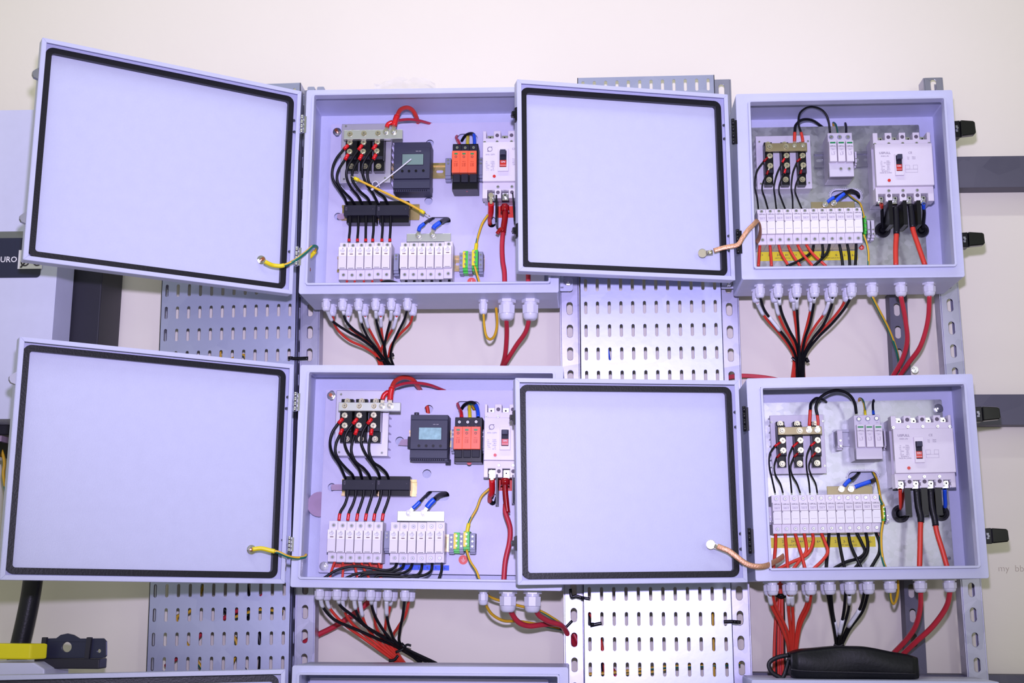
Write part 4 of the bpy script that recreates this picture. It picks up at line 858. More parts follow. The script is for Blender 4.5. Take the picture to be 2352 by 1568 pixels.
plain('UL', R1, RED2, .0062, [(1558, 508), (1545, 530), (1570, 575), (1582, 625)], 2.69, 2.628, 'red wire entering the orange arrester from behind, upper left cabinet', ends=[(SL, CRIMP, .5, .9, .0072)])
plain('UL', R1, BCAB, .0062, [(1598, 560), (1630, 512), (1680, 488), (1715, 500), (1722, 560), (1722, 625)], 2.69, 2.628, 'black wire with blue end over the orange arrester, upper left cabinet', ends=[(SL, BLU, .6, .95, .0075)])
plain('UL', R1, YCAB, .006, [(1662, 500), (1656, 540), (1655, 625)], 2.69, 2.628, 'yellow-green wire entering the orange arrester, upper left cabinet', gy=True, ends=[(SL, YSL, .35, .95, .0078)])
plain('LL', R3, RED2, .0062, [(1552, 352), (1570, 400), (1592, 450), (1598, 520)], 2.69, 2.628, 'red wire entering the orange arrester from behind, lower left cabinet', ends=[(SL, CRIMP, .5, .9, .0078)])
plain('LL', R3, BCAB, .0066, [(1592, 420), (1625, 375), (1680, 350), (1725, 362), (1745, 400), (1755, 450), (1757, 520)], 2.69, 2.628, 'black wire with blue end over the orange arrester, lower left cabinet', ends=[(SL, BLU, .58, .95, .008)])
plain('LL', R3, YCAB, .006, [(1720, 420), (1690, 375), (1672, 390), (1675, 440), (1678, 520)], 2.69, 2.628, 'yellow-green wire entering the orange arrester, lower left cabinet', gy=True, ends=[(SL, YSL, .5, .97, .0078)])
plain('UR', R5, YCAB, .0044, [(866, 412), (862, 380), (880, 392), (890, 425), (896, 466)], 2.69, 2.622, 'yellow-green wire into the white arrester, upper right cabinet', gy=True)
plain('UR', R5, BCAB, .0048, [(958, 412), (957, 384), (963, 410), (963, 466)], 2.69, 2.622, 'short black wire into the right pole of the white arrester, upper right cabinet')
plain('LR', R7, YCAB, .0044, [(1062, 292), (1066, 256), (1090, 265), (1105, 310), (1114, 390)], 2.69, 2.622, 'yellow-green wire into the white arrester, lower right cabinet', gy=True, ends=[(SL, YSL, .88, .98, .0052)])
plain('LR', R7, BCAB, .0048, [(1180, 292), (1178, 268), (1172, 300), (1174, 345), (1178, 390)], 2.69, 2.622, 'short black wire with blue tip into the white arrester, lower right cabinet', ends=[(SL, BLU, .78, .97, .0056)])
# blue-sleeved cables from the bars into the slots
def bluel(t, lugp, tail, slv, path, d, ds, label, Ya=2.632):
    c = cable('power_cable', label, 'blue-sleeved black cables', BCAB, d, t, path, Ya-.002, 2.694); piece(c, 'heat_shrink_sleeve', BLU, slv, ds, t, Ya-.004, Ya-.002); lug(c, lugp, t, Ya+.003, .0062, TIN, tail)
bluel(R2, (1065, 342), (1068, 305), [(1068, 305), (1080, 270), (1118, 240)], [(1112, 245), (1150, 215), (1200, 188)], .0062, .008, 'thin black cable with blue sleeve, left lug on the bar, upper left cabinet')
bluel(R2, (1188, 335), (1195, 288), [(1196, 286), (1212, 262), (1256, 230)], [(1250, 236), (1290, 210), (1340, 208)], .0095, .0105, 'thick black cable with blue sleeve, right lug on the bar, upper left cabinet')
bluel(R3, (1088, 1418), (1128, 1375), [(1126, 1375), (1160, 1345), (1196, 1308)], [(1192, 1312), (1240, 1262), (1300, 1212)], .0062, .008, 'thin black cable with blue sleeve, left lug on the bar, lower left cabinet')
bluel(R3, (1230, 1418), (1262, 1370), [(1262, 1368), (1295, 1325), (1334, 1288)], [(1328, 1294), (1385, 1245), (1470, 1232)], .0098, .0118, 'thick black cable with blue sleeve, right lug on the bar, lower left cabinet')
bluel(R5, (800, 1017), (818, 1000), [(818, 1000), (840, 980), (868, 962)], [(864, 966), (905, 945), (950, 922)], .0055, .0072, 'thin black cable with blue sleeve, left lug on the bar, upper right cabinet')
bluel(R5, (866, 1006), (886, 990), [(886, 990), (915, 960), (950, 934)], [(944, 940), (995, 912), (1040, 925), (1068, 958)], .0085, .0080, 'thick black cable with blue sleeve, right lug on the bar, upper right cabinet')
bluel(R7, (925, 962), (948, 937), [(948, 937), (968, 912), (994, 888)], [(990, 892), (1030, 868), (1064, 832)], .0066, .0082, 'thin black cable with blue sleeve, left lug on the bar, lower right cabinet')
bluel(R7, (1000, 962), (1030, 945), [(1030, 945), (1085, 925), (1152, 902)], [(1146, 906), (1175, 894), (1205, 878)], .0085, .0086, 'thick black cable with blue sleeve, right lug on the bar, lower right cabinet')
# earth wires
c = plain('UL', R2, YCAB, .0052, [(1672, 165), (1625, 235), (1595, 320), (1575, 400), (1563, 490)], 2.64, 2.632, 'yellow-green wire dropping from the breaker to the earth terminal, upper left cabinet', 'yellow-green earth wires', True, [(SL, YSL, .80, .98, .008)])
plain('UL', R2, YCAB, .0052, [(1555, 610), (1575, 680), (1602, 770)], 2.632, 2.62, 'yellow-green wire below the earth terminal, upper left cabinet', 'yellow-green earth wires', True)
plain('LL', R4, YCAB, .0052, [(1626, 5), (1560, 70), (1520, 170), (1465, 270), (1442, 370)], 2.64, 2.632, 'yellow-green wire dropping from the breaker to the earth terminal, lower left cabinet', 'yellow-green earth wires', True, [(SL, YSL, .80, .98, .008)])
plain('LL', R4, YCAB, .0052, [(1440, 500), (1470, 590), (1520, 670), (1550, 760)], 2.632, 2.60, 'green-yellow wire below the earth terminal, lower left cabinet', 'yellow-green earth wires', True)
plain('UR', R5, YCAB, .0046, [(965, 930), (1030, 980), (1072, 1012), (1088, 1060), (1102, 1115)], 2.69, 2.618, 'yellow-green wire from the slot to the earth terminal, upper right cabinet', 'yellow-green earth wires', True)
plain('UR', R5, YCAB, .0046, [(1100, 1255), (1125, 1330), (1137, 1400), (1138, 1495)], 2.62, 2.60, 'yellow-green wire below the earth terminal, upper right cabinet', 'yellow-green earth wires', True)
plain('LR', R7, YCAB, .0056, [(1172, 830), (1202, 890), (1218, 960), (1232, 1040), (1255, 1090)], 2.69, 2.616, 'yellow-green wire from the slot to the earth terminal, lower right cabinet', 'yellow-green earth wires', True)
plain('LR', R8, YCAB, .0056, [(1250, 300), (1236, 400), (1238, 520), (1252, 610), (1275, 670)], 2.62, 2.60, 'yellow-green wire below the earth terminal, lower right cabinet', 'yellow-green earth wires', True)
# breaker output cables
c = plain('UL', R1, RED, .0092, [(1880, 1165), (1878, 1250), (1868, 1320), (1872, 1365)], 2.622, 2.690, 'red sleeved cable from the first breaker pole into the hole, upper left cabinet', 'power cables inside the cabinets', ends=[('heat_shrink_sleeve', CRIMP, 0, .5, .0125)]); lug(c, (1880, 1085), R1, 2.6215, .0055, TIN, (1882, 1168), False)
plain('UL', R1, BCAB, .009, [(1872, 1360), (1885, 1388), (1922, 1380)], 2.688, 2.700, 'black cable end showing in the hole under the breaker, upper left cabinet', 'power cables inside the cabinets')
c = plain('UL', R2, RED2, .0102, [(1818, 72), (1822, 170), (1805, 300), (1795, 430), (1800, 560), (1815, 660), (1818, 775)], 2.618, 2.612, 'thick crimson cable dropping from the second breaker pole, upper left cabinet', 'power cables inside the cabinets', ends=[('heat_shrink_sleeve', DRED, 0, .36, .0128), ('heat_shrink_bulge', DRED, .02, .12, .019)])
piece(c, 'torn_sleeve_flap', DRED, [(1810, 300), (1785, 285), (1750, 330)], .008, R2, 2.606, flat=.4)
plain('UL', R2, RED2, .0102, [(2000, 380), (2010, 560), (2022, 660), (2022, 775)], 2.618, 2.612, 'crimson cable showing below the door edge, upper left cabinet', 'power cables inside the cabinets')
c = plain('LL', R3, RED, .0095, [(1890, 1100), (1890, 1205), (1870, 1265), (1868, 1305)], 2.622, 2.675, 'red sleeved cable from the first breaker pole into the hole, lower left cabinet', 'power cables inside the cabinets', ends=[('heat_shrink_sleeve', CRIMP, 0, .55, .0125)]); lug(c, (1884, 1030), R3, 2.6215, .0055, TIN, (1890, 1100), False)
plain('LL', R3, BCAB, .009, [(1870, 1300), (1892, 1325), (1925, 1318), (1940, 1270)], 2.675, 2.695, 'black cable loop in the hole under the breaker, lower left cabinet', 'power cables inside the cabinets')
c = plain('LL', R4, RED2, .0105, [(1754, 130), (1754, 200), (1790, 320), (1785, 440), (1752, 590), (1738, 770)], 2.618, 2.606, 'thick crimson cable dropping from the second breaker pole, lower left cabinet', 'power cables inside the cabinets')
piece(c, 'heat_shrink_sleeve', DRED, [(2018, 1080), (2018, 1200), (2030, 1330), (2040, 1420)], .0118, R3, 2.616); piece(c, 'heat_shrink_bulge', DRED, [(2018, 1085), (2018, 1150)], .019, R3, 2.616)
def grom(key, t, p, r, label):
    c = CAB[key]; f = mod(c, 'rubber_grommet', label, 'grommet', 'round rubber grommets', t(*p), PL-.006); f.part('rim', MB().ring(circ(0, 0, r, 28), circ(0, 0, r*.72, 28), 0, .0058), RUB, bev=.0015)
    f.part('membrane', MB().cyl(0, 0, r*.35, -.002, .003, 20, r2=r*.5).cyl(0, 0, r*.73, .003, .0055, 24), BLK)
grom('UR', R5, (1250, 1216), .0162, 'black rubber grommet under the left breaker pole, upper right cabinet'); grom('UR', R5, (1552, 1216), .0155, 'black rubber grommet under the right breaker pole, upper right cabinet')
grom('LR', R7, (1390, 1153), .0178, 'black rubber grommet under the left breaker pole, lower right cabinet'); grom('LR', R7, (1708, 1148), .0158, 'black rubber grommet under the right breaker pole, lower right cabinet')
for key, t, dat in (('UR', R5, ((1238, 1015, 1062, 1248, 1205, RED, 'left'), (1567, 1010, 1078, 1563, 1205, BLU, 'right'))), ('LR', R7, ((1386, 962, 1100, 1392, 1145, RED, 'left'), (1733, 962, 1085, 1722, 1140, BLU, 'right')))):
    for x, y0, y1, x2, y2, m, w in dat:
        c = plain(key, t, BCAB, .0070, [(x, y0), (x+2, (y0+y1)/2), (x+5, y1), ((x+x2)/2+3, (y1+y2)/2), (x2, y2)], 2.622, 2.672, 'black cable with %s sleeve from the %s breaker pole into the grommet, %s' % ('red' if m is RED else 'blue', w, NM[key]), 'power cables inside the cabinets')
        sleeve(c, 'heat_shrink_sleeve', m, 0, .28 if key == 'UR' else .62, .0076)
big2 = [('UR', R5, [(1350, 1040), (1356, 1140), (1356, 1250), (1350, 1360), (1352, 1500)], .48, .0125, 'second', RED), ('UR', R5, [(1466, 1020), (1478, 1120), (1486, 1215), (1520, 1320), (1582, 1500)], .45, .0125, 'third', RED),
        ('LR', R7, [(1512, 965), (1525, 1090), (1545, 1180), (1543, 1270), (1540, 1420), (1536, 1580)], .50, .0128, 'second', RED), ('LR', R7, [(1622, 965), (1632, 1090), (1655, 1200), (1672, 1300), (1715, 1440), (1755, 1580)], .50, .0128, 'third', RED)]
for key, t, path, fr, d, w, m in big2:
    c = plain(key, t, m, .0105, path, 2.618, 2.606, 'thick red cable with black sleeve from the %s breaker pole, %s' % (w, NM[key]), 'power cables inside the cabinets'); sleeve(c, 'heat_shrink_sleeve', RUB, 0, fr, d)
# dark phase barriers under the breakers
def barrier(key, t, p, label, h=.062, wd=.0012, ang=0):
    c = CAB[key]; f = mod(c, 'phase_barrier', label, 'barrier', 'phase barriers under the breakers', t(*p), 2.612); f.part('sheet', MB().prism([(-wd, 0), (wd, 0), (wd+ang, -h*.85), (wd+ang*1.1, -h), (-wd+ang, -h)], 0, .05), BLK)
barrier('UL', R1, (1932, 1080), 'thin dark barrier between the first and second poles, upper left cabinet', .060, .0018)
barrier('UL', R1, (2090, 1060), 'thin dark barrier beside the door edge, upper left cabinet', .062, .0014, .004)
barrier('LL', R3, (1938, 1045), 'thin dark barrier between the first and second poles, lower left cabinet', .060, .0018)
barrier('LL', R3, (2092, 1050), 'thin dark barrier beside the door edge, lower left cabinet', .056, .0014)
for key, t, xs, y in (('UR', R5, (1308, 1420, 1528), 985), ('LR', R7, (1440, 1572, 1680), 955)):
    for x, w in zip(xs, ('left', 'middle', 'right')): barrier(key, t, (x, y), '%s dark barrier sheet hanging under the breaker, %s' % (w, NM[key]), .052, .0040 if key == 'UR' else .0062)
# wires under the fuse holders
def under(key, t, rows, d, m, Ya, Yb, word, bulge=0):
    for i, p in enumerate(rows):
        w = ORDN[i]; plain(key, t, m, d, p, Ya, Yb, '%s %s wire under the fuse row, %s' % (w, word, NM[key]), 'wires under the fuse holders', bulge=bulge+.003*(i % 3))
under('UR', R5, [[(292, 1310), (285, 1400), (278, 1500)], [(366, 1310), (375, 1410), (381, 1500)], [(430, 1310), (458, 1400), (515, 1500)], [(498, 1310), (545, 1410), (606, 1500)], [(572, 1310), (625, 1405), (705, 1500)], [(638, 1310), (705, 1405), (808, 1500)]], .0062, RED, 2.636, 2.615, 'red')
under('UR', R5, [[(712, 1310), (695, 1385), (610, 1450), (500, 1500)], [(775, 1310), (782, 1380), (775, 1430)], [(838, 1310), (810, 1400), (710, 1500)], [(906, 1310), (925, 1400), (938, 1500)], [(968, 1310), (985, 1400), (992, 1500)], [(1042, 1310), (1040, 1400), (1034, 1500)]], .0060, BCAB, 2.636, 2.612, 'black')
under('LR', R8, [[(413, 380), (412, 480), (405, 570), (395, 680)], [(485, 380), (495, 500), (500, 570), (508, 680)], [(560, 380), (590, 480), (620, 580), (645, 680)], [(632, 380), (650, 470), (650, 540), (600, 610), (545, 680)], [(698, 380), (706, 460), (660, 560), (540, 620), (430, 675)], [(765, 380), (800, 470), (820, 540), (780, 605), (700, 680)]], .0066, RED, 2.636, 2.606, 'red')
under('LR', R8, [[(830, 380), (822, 500), (812, 600), (806, 680)], [(898, 380), (915, 490), (932, 580), (955, 680)], [(978, 380), (998, 480), (1035, 570), (1090, 680)], [(1040, 380), (1085, 470), (1110, 540), (1060, 590), (960, 620), (870, 668)], [(1115, 380), (1132, 470), (1125, 550), (1080, 610), (1030, 670)], [(1190, 380), (1222, 460), (1222, 545), (1190, 610), (1150, 675)]], .0064, BCAB, 2.636, 2.606, 'black')
under('LL', R4, [[(385, 585), (360, 650), (340, 730)], [(445, 585), (448, 650), (442, 735)], [(527, 585), (548, 650), (568, 740)], [(590, 585), (615, 650), (665, 740)], [(655, 585), (680, 640), (760, 730)], [(730, 585), (745, 640), (770, 680)]], .0050, RED, 2.636, 2.622, 'red')
under('LL', R4, [[(885, 590), (860, 640), (790, 662), (650, 640), (530, 630), (400, 660), (290, 728)], [(945, 590), (915, 645), (820, 678), (700, 675), (560, 690), (450, 735)], [(1012, 590), (980, 655), (900, 690), (760, 685), (620, 695), (560, 740)], [(1085, 590), (1075, 660), (1030, 705), (900, 712), (740, 705), (690, 740)], [(1165, 590), (1155, 665), (1090, 705), (980, 715), (860, 745)], [(1242, 590), (1240, 660), (1212, 750)]], .0056, BCAB, 2.636, 2.604, 'black', .004)
under('UL', R2, [[(445, 730), (440, 775)], [(512, 730), (508, 778)], [(592, 730), (590, 778)], [(665, 730), (664, 778)], [(735, 728), (760, 752)]], .005, RED, 2.64, 2.63, 'red')
under('UL', R2, [[(960, 730), (958, 778)], [(1030, 730), (1030, 778)], [(1105, 730), (1106, 778)], [(1183, 730), (1184, 778)], [(1258, 730), (1258, 778)], [(1335, 725), (1336, 775)]], .006, BCAB, 2.64, 2.63, 'black')
plain('UL', R2, BCAB, .0058, [(745, 752), (800, 742), (860, 752), (905, 768)], 2.62, 2.61, 'black wire bulging above the lower lip, upper left cabinet', 'wires under the fuse holders')
# loose yellow wire, zip tie, ribbon tabs of the upper left cabinet
c = plain('UL', R1, YCAB, .0052, [(560, 918), (700, 985), (900, 1080), (1100, 1175), (1240, 1258)], 2.586, 2.60, 'loose yellow wire lying diagonally across the upper left cabinet', ends=[(SL, YSL, 0, .07, .0075), (SL, YSL, .93, 1, .0075)], name='loose_wire')
piece(c, 'bare_tip', TIN, [(525, 898), (565, 918)], .002, R1, 2.586); piece(c, 'bare_tip', TIN, [(1236, 1254), (1292, 1290)], .0022, R1, 2.60)
c = plain('UL', R1, NYL, .0028, [(735, 1028), (900, 905), (1112, 735)], 2.594, 2.585, 'white nylon zip tie sticking out over the dark meter, upper left cabinet', 'zip ties', name='zip_tie', cat='zip tie')
piece(c, 'tie_head', NYL, [(725, 1035), (750, 1015)], .0055, R1, 2.594); piece(c, 'tie_loop', NYL, [(735, 1000), (740, 965), (770, 950), (795, 975), (805, 1005)], .002, R1, 2.61)
def ribbon(key, t, P, label):
    c = CAB[key]; f = mod(c, 'ribbon_tab', label, 'ribbon', 'grey ribbon tabs', t(*P[0]), 2.660); q = [f.px(t(*p)) for p in P]; f.part('strip', MB().prism(q, 0, .0012), PINKG); return f
ribbon('UL', R1, [(400, 1265), (425, 1262), (466, 1256), (466, 1312), (415, 1320), (395, 1300)], 'grey flat tab between the round hole and the sensors, upper left cabinet')
ribbon('LL', R3, [(342, 1198), (336, 1150), (350, 1142), (448, 1142), (448, 1196)], 'grey flat tab between the round hole and the sensors, lower left cabinet')
ribbon('LL', R3, [(984, 764), (1018, 708), (1084, 706), (1084, 770)], 'grey flat tab at the left of the bright meter, lower left cabinet')
LLm = mod(LL, 'side_plug', 'dark plug on the left side of the bright meter, lower left cabinet', 'plug', None, R3(1090, 735), 2.64); LLm.part('housing', MB().box(-.003, .0035, 0, .03, -.0115, .0115), DGR2, bev=.0006)
LLr = Fr(None, loc=(0, 0, 0))
c = cable('power_cable', 'red cable seen through the round plate hole above the bright meter', 'power cables inside the cabinets', RED, .0085, R3, [(1255, 365), (1268, 420), (1276, 480)], 2.695)
# door earth wires and braids
def strap(label, t, P, Y, m, d, gy, lugp, flat=None, ends=(), group='door earth straps', name='earth_strap'):
    c = cable(name, label, group, m, d, t, [(*p, y) for p, y in zip(P, Y)], Y[0], gy=gy, flat=flat, n=10)
    for nm, mm, a, b, dd in ends: sleeve(c, nm, mm, a, b, dd)
    return c
hy = lambda px, cab: None
strap('yellow-green earth wire joining the upper left door to its cabinet', RD, [(470, 590), (560, 640), (650, 675), (760, 690), (860, 688), (1010, 640), (1200, 535), (1400, 385), (1540, 262), (1620, 250), (1645, 290), (1600, 370), (1480, 500)], [2.487, 2.492, 2.498, 2.502, 2.505, 2.51, 2.515, 2.53, 2.545, 2.56, 2.575, 2.585, 2.59], None, .0066, True, None, ends=[('lug_sleeve', YSL, 0, .36, .0088), ('lug_sleeve', YSL, .92, 1, .0088)])
strap('yellow-green earth wire joining the lower left door to its cabinet', RX, [(580, 1261), (600, 1259), (622, 1264), (640, 1268), (660, 1277), (680, 1281), (699, 1279), (703, 1274)], [2.497, 2.50, 2.503, 2.506, 2.512, 2.53, 2.545, 2.56], None, .0062, True, None, ends=[('lug_sleeve', YSL, 0, .36, .0088)])
c = strap('copper braid joining the upper right door to its cabinet', R5, [(-70, 1378), (0, 1357), (60, 1345), (120, 1330), (158, 1272), (200, 1215), (245, 1170), (272, 1143), (290, 1175), (293, 1235), (280, 1285), (262, 1312)], [2.535, 2.532, 2.53, 2.53, 2.53, 2.53, 2.535, 2.545, 2.56, 2.58, 2.60, 2.61], COPB, .0098, False, None, flat=.35)
c2 = strap('copper braid joining the lower right door to its cabinet', R8, [(-42, 497), (0, 513), (50, 535), (110, 580), (170, 625), (230, 650), (300, 655), (350, 645), (400, 620), (445, 595), (475, 572)], [2.538, 2.535, 2.533, 2.532, 2.532, 2.533, 2.536, 2.545, 2.565, 2.585, 2.60], COPB, .0112, False, None, flat=.35)

for cc, a, b, Y in ((c, RB(1698, 85), RB(1790, 74), 2.537), (c2, RC(1773, 322), RC(1860, 355), 2.540)):
    piece(cc, 'lug_barrel', TIN, [b, (b[0]*.4+a[0]*.6, b[1]*.4+a[1]*.6)], .009, RX, Y, Y+.004, flat=.5); lug(cc, a, RX, Y+.006, .0085, TIN, b, False)
# ---------------------------------------------------------------- cable glands and the wiring below the cabinets
def gland_mesh(r, h):
    b = MB(); n = 6
    b.lathe([(r*.9, -h*.17), (r*1.12, -h*.17), (r*1.12, 0), (r*.9, 0)], 6, sm=False)
    b.lathe([(r*.86, -h*.30), (r*.86, -h*.16)], 16)
    b.lathe([(r*.8, -h*.74), (r*1.05, -h*.70), (r*1.08, -h*.30), (r*.85, -h*.28)], 8, sm=False, ph=.39)
    b.lathe([(r*.50, -h), (r*.62, -h), (r*.88, -h*.90), (r*.98, -h*.72)], 16); return b.data('gland', [NYL])
GL = {}
def glands(key, t, pts, w, h, Y, names):
    """pts: pixel of gland top centre"""
    c = CAB[key]
    for (x, y), nm in zip(pts, names):
        p = at(*t(x, y), Y); loc = c.I@p; loc.z = -c.H/2+.0012; k = (w, h)
        if k not in GL: GL[k] = gland_mesh(w/2, h)
        o = bpy.data.objects.new('cable_gland', GL[k]); COL.objects.link(o); o.matrix_world = c.M@Matrix.Translation(loc)
        tag(o, nm, 'cable gland', 'cable glands under the '+NM[key])
def gn(row, key): return [('%s white gland in the %s row under the %s' % (ORDN[i], row, NM[key])) for i in range(6)]
small, big_ = (.0176, .0255), (.0325, .044)
glands('UL', R2, [(x, 902) for x in (265, 408, 547, 695, 832, 972)], *small, 2.611, gn('front', 'UL')); glands('UL', R2, [(x, 955) for x in (318, 457, 600, 740, 878, 1018)], *small, 2.663, gn('rear', 'UL'))
glands('UL', R2, [(1632, 920)], .0176, .031, 2.625, ['small white gland left of the two large ones, upper left cabinet']); glands('UL', R2, [(1838, 915), (2043, 915)], *big_, 2.625, ['left of the two large white glands, upper left cabinet', 'right of the two large white glands, upper left cabinet'])
glands('LL', R4, [(x, 800) for x in (262, 400, 535, 672, 808, 948)], .0195, .0255, 2.611, gn('front', 'LL')); glands('LL', R4, [(x, 800) for x in (322, 452, 590, 722, 852, 992)], .0195, .0262, 2.655, gn('rear', 'LL'))
glands('LL', R4, [(1577, 800)], .0190, .031, 2.625, ['small white gland left of the two large ones, lower left cabinet']); glands('LL', R4, [(1775, 800), (1972, 800)], *big_, 2.625, ['left of the two large white glands, lower left cabinet', 'right of the two large white glands, lower left cabinet'])
glands('UR', R6, [(x, 795) for x in (288, 430, 575, 714, 858, 1004)], .0195, .0285, 2.608, gn('front', 'UR')); glands('UR', R6, [(x, 830) for x in (258, 400, 543, 688, 822, 962)], .0165, .0285, 2.650, gn('rear', 'UR'))
glands('UR', R6, [(1163, 800), (1388, 792), (1610, 790)], .0235, .0285, 2.608, ['gland with the yellow-green wire, upper right cabinet', 'gland with the left crimson cable, upper right cabinet', 'gland with the right crimson cable, upper right cabinet'])
glands('LR', R8, [(x, 780) for x in (388, 535, 683, 833, 992, 1135)], .0225, .0285, 2.612, gn('front', 'LR')); glands('LR', R8, [(x, 780) for x in (357, 503, 652, 800, 952, 1100)], .0205, .029, 2.652, gn('rear', 'LR'))
glands('LR', R8, [(1305, 785), (1540, 780), (1770, 778)], .0245, .0265, 2.612, ['gland with the yellow-green wire, lower right cabinet', 'gland with the left crimson cable, lower right cabinet', 'gland with the right crimson cable, lower right cabinet'])
def harness(key, t, rows, d, m, Y0, Y1, word, group, marks=None):
    for i, p in enumerate(rows):
        c = cable('string_cable', '%s %s cable dropping from the glands under the %s' % (ORDN[i], word, NM[key]), group, m, d, t, p, Y0, Y1, -.004)
        k = marks[i] if marks else None
        if k: sleeve(c, 'marker_sleeve', WSL, k[0], k[1], d*1.35)
hd = .0056
harness('UL', R2, [[(262, 975), (285, 1030), (325, 1095), (450, 1180), (560, 1240), (680, 1330), (745, 1410), (790, 1500)], [(408, 975), (430, 1080), (500, 1160), (600, 1230), (680, 1300), (750, 1400), (800, 1500)], [(548, 975), (570, 1100), (620, 1220), (700, 1330), (760, 1410), (815, 1500)], [(695, 975), (700, 1080), (730, 1200), (770, 1310), (790, 1410), (830, 1500)], [(832, 975), (822, 1080), (792, 1200), (768, 1330), (790, 1420), (845, 1500)], [(972, 975), (942, 1080), (882, 1200), (840, 1300), (825, 1400), (858, 1500)]], hd, BCAB, 2.611, 2.775, 'black', 'black string cables', [(0.03, .26), (.02, .09), (.04, .2), (.04, .17), (.04, .2), None])
harness('UL', R2, [[(318, 1030), (335, 1115), (380, 1185), (470, 1260), (600, 1320), (700, 1395), (735, 1500)], [(457, 1030), (455, 1130), (520, 1190), (610, 1250), (700, 1370), (750, 1500)], [(600, 1030), (625, 1130), (670, 1220), (725, 1320), (750, 1420), (755, 1500)], [(738, 1030), (742, 1140), (755, 1240), (765, 1340), (765, 1500)], [(880, 1030), (850, 1140), (800, 1230), (745, 1330), (740, 1420), (770, 1500)], [(1018, 1030), (990, 1115), (900, 1210), (830, 1300), (805, 1400), (780, 1500)]], hd, RED, 2.663, 2.785, 'red', 'red string cables', [None, (.03, .24), (.03, .24), (.03, .26), (.03, .24), None])
harness('LL', R4, [[(265, 870), (285, 955), (380, 1060), (560, 1140), (740, 1220), (880, 1280), (1080, 1400)], [(402, 870), (430, 950), (530, 1030), (640, 1120), (800, 1210), (900, 1280), (1120, 1400)], [(535, 870), (548, 970), (600, 1080), (700, 1160), (820, 1230), (905, 1285), (1150, 1400)], [(672, 870), (682, 960), (720, 1060), (800, 1180), (900, 1270), (1180, 1405)], [(797, 870), (800, 1020), (830, 1150), (905, 1265), (1200, 1410)], [(945, 870), (930, 1020), (905, 1150), (912, 1260), (1060, 1400)]], .0062, BCAB, 2.611, 2.775, 'black', 'black string cables', [(.03, .18), (.02, .1), (.03, .16), (.02, .12), (.04, .26), None])
harness('LL', R4, [[(312, 870), (340, 965), (450, 1090), (600, 1200), (750, 1310), (860, 1390), (905, 1430)], [(440, 870), (460, 990), (530, 1100), (700, 1240), (865, 1370), (915, 1430)], [(578, 870), (600, 1010), (640, 1120), (740, 1240), (880, 1370), (930, 1430)], [(707, 870), (705, 1000), (712, 1110), (780, 1240), (890, 1360), (940, 1430)], [(842, 870), (820, 980), (790, 1100), (795, 1210), (895, 1350), (950, 1430)], [(985, 870), (950, 1020), (890, 1120), (850, 1200), (890, 1330), (960, 1430)]], .0062, RED, 2.655, 2.785, 'red', 'red string cables', [(.03, .16), (.03, .2), (.03, .24), (.03, .22), (.02, .13), None])
harness('UR', R6, [[(290, 885), (330, 1000), (430, 1130), (520, 1250), (572, 1365), (580, 1530)], [(437, 885), (460, 1010), (520, 1150), (572, 1250), (592, 1370), (590, 1530)], [(578, 885), (580, 1000), (590, 1150), (600, 1370), (600, 1530)], [(715, 885), (708, 960), (680, 1100), (640, 1220), (614, 1370), (610, 1530)], [(857, 885), (848, 960), (790, 1100), (700, 1220), (628, 1360), (622, 1530)], [(1004, 885), (950, 980), (850, 1100), (740, 1210), (642, 1350), (630, 1530)]], .0058, BCAB, 2.608, 2.765, 'black', 'black string cables', [(.26, .42), (.02, .1), (.03, .22), (.03, .12), (.03, .12), (.0, .04)])
harness('UR', R6, [[(265, 915), (285, 970), (340, 1060), (430, 1160), (520, 1280), (555, 1370), (540, 1530)], [(408, 905), (430, 1010), (480, 1130), (550, 1250), (578, 1365), (550, 1530)], [(552, 905), (558, 1010), (575, 1150), (590, 1370), (560, 1530)], [(693, 905), (684, 995), (660, 1100), (622, 1250), (604, 1370), (618, 1530)], [(835, 905), (798, 1010), (720, 1120), (650, 1240), (616, 1360), (628, 1530)], [(965, 895), (920, 980), (830, 1090), (700, 1220), (632, 1340), (636, 1530)]], .0058, RED, 2.650, 2.78, 'red', 'red string cables', [(.06, .28), (.03, .22), (.03, .22), (.03, .2), (.03, .24), None])
harness('LR', R8, [[(360, 850), (385, 970), (450, 1100), (505, 1250), (515, 1340)], [(387, 850), (410, 960), (470, 1080), (515, 1200), (525, 1340)], [(513, 850), (515, 1000), (530, 1150), (535, 1340)], [(540, 850), (545, 980), (552, 1150), (545, 1340)], [(664, 850), (650, 960), (590, 1100), (560, 1340)], [(692, 850), (672, 970), (605, 1120), (570, 1340)]], .0068, RED, 2.64, 2.76, 'red', 'red string cables', [(.03, .2), None, (.03, .22), (.03, .28), (.03, .24), None])
harness('LR', R8, [[(815, 850), (845, 1010), (875, 1180), (888, 1290)], [(843, 850), (858, 1010), (885, 1150), (895, 1290)], [(960, 850), (945, 1010), (912, 1180), (902, 1290)], [(990, 850), (980, 1000), (925, 1180), (908, 1290)], [(1108, 850), (1068, 990), (965, 1150), (912, 1290)], [(1138, 850), (1092, 1000), (992, 1140), (918, 1290)]], .0064, BCAB, 2.64, 2.76, 'black', 'black string cables', [None, (.5, .8), (.42, .66), (.03, .2), (.34, .62), None])
def outw(label, t, P, Y0, Y1, m=RED2, d=.0100, gy=False, group='thick crimson cables', name='power_cable', b=0):
    return cable(name, label, group, m, d, t, P, Y0, Y1, b, gy=gy)
outw('crimson cable from the left large gland, upper left cabinet', R2, [(1832, 1050), (1836, 1200), (1822, 1380), (1790, 1500)], 2.625, 2.77)
outw('crimson cable curving from the right large gland, upper left cabinet', R2, [(2036, 1040), (2002, 1180), (1920, 1300), (1840, 1430), (1800, 1500)], 2.625, 2.77)
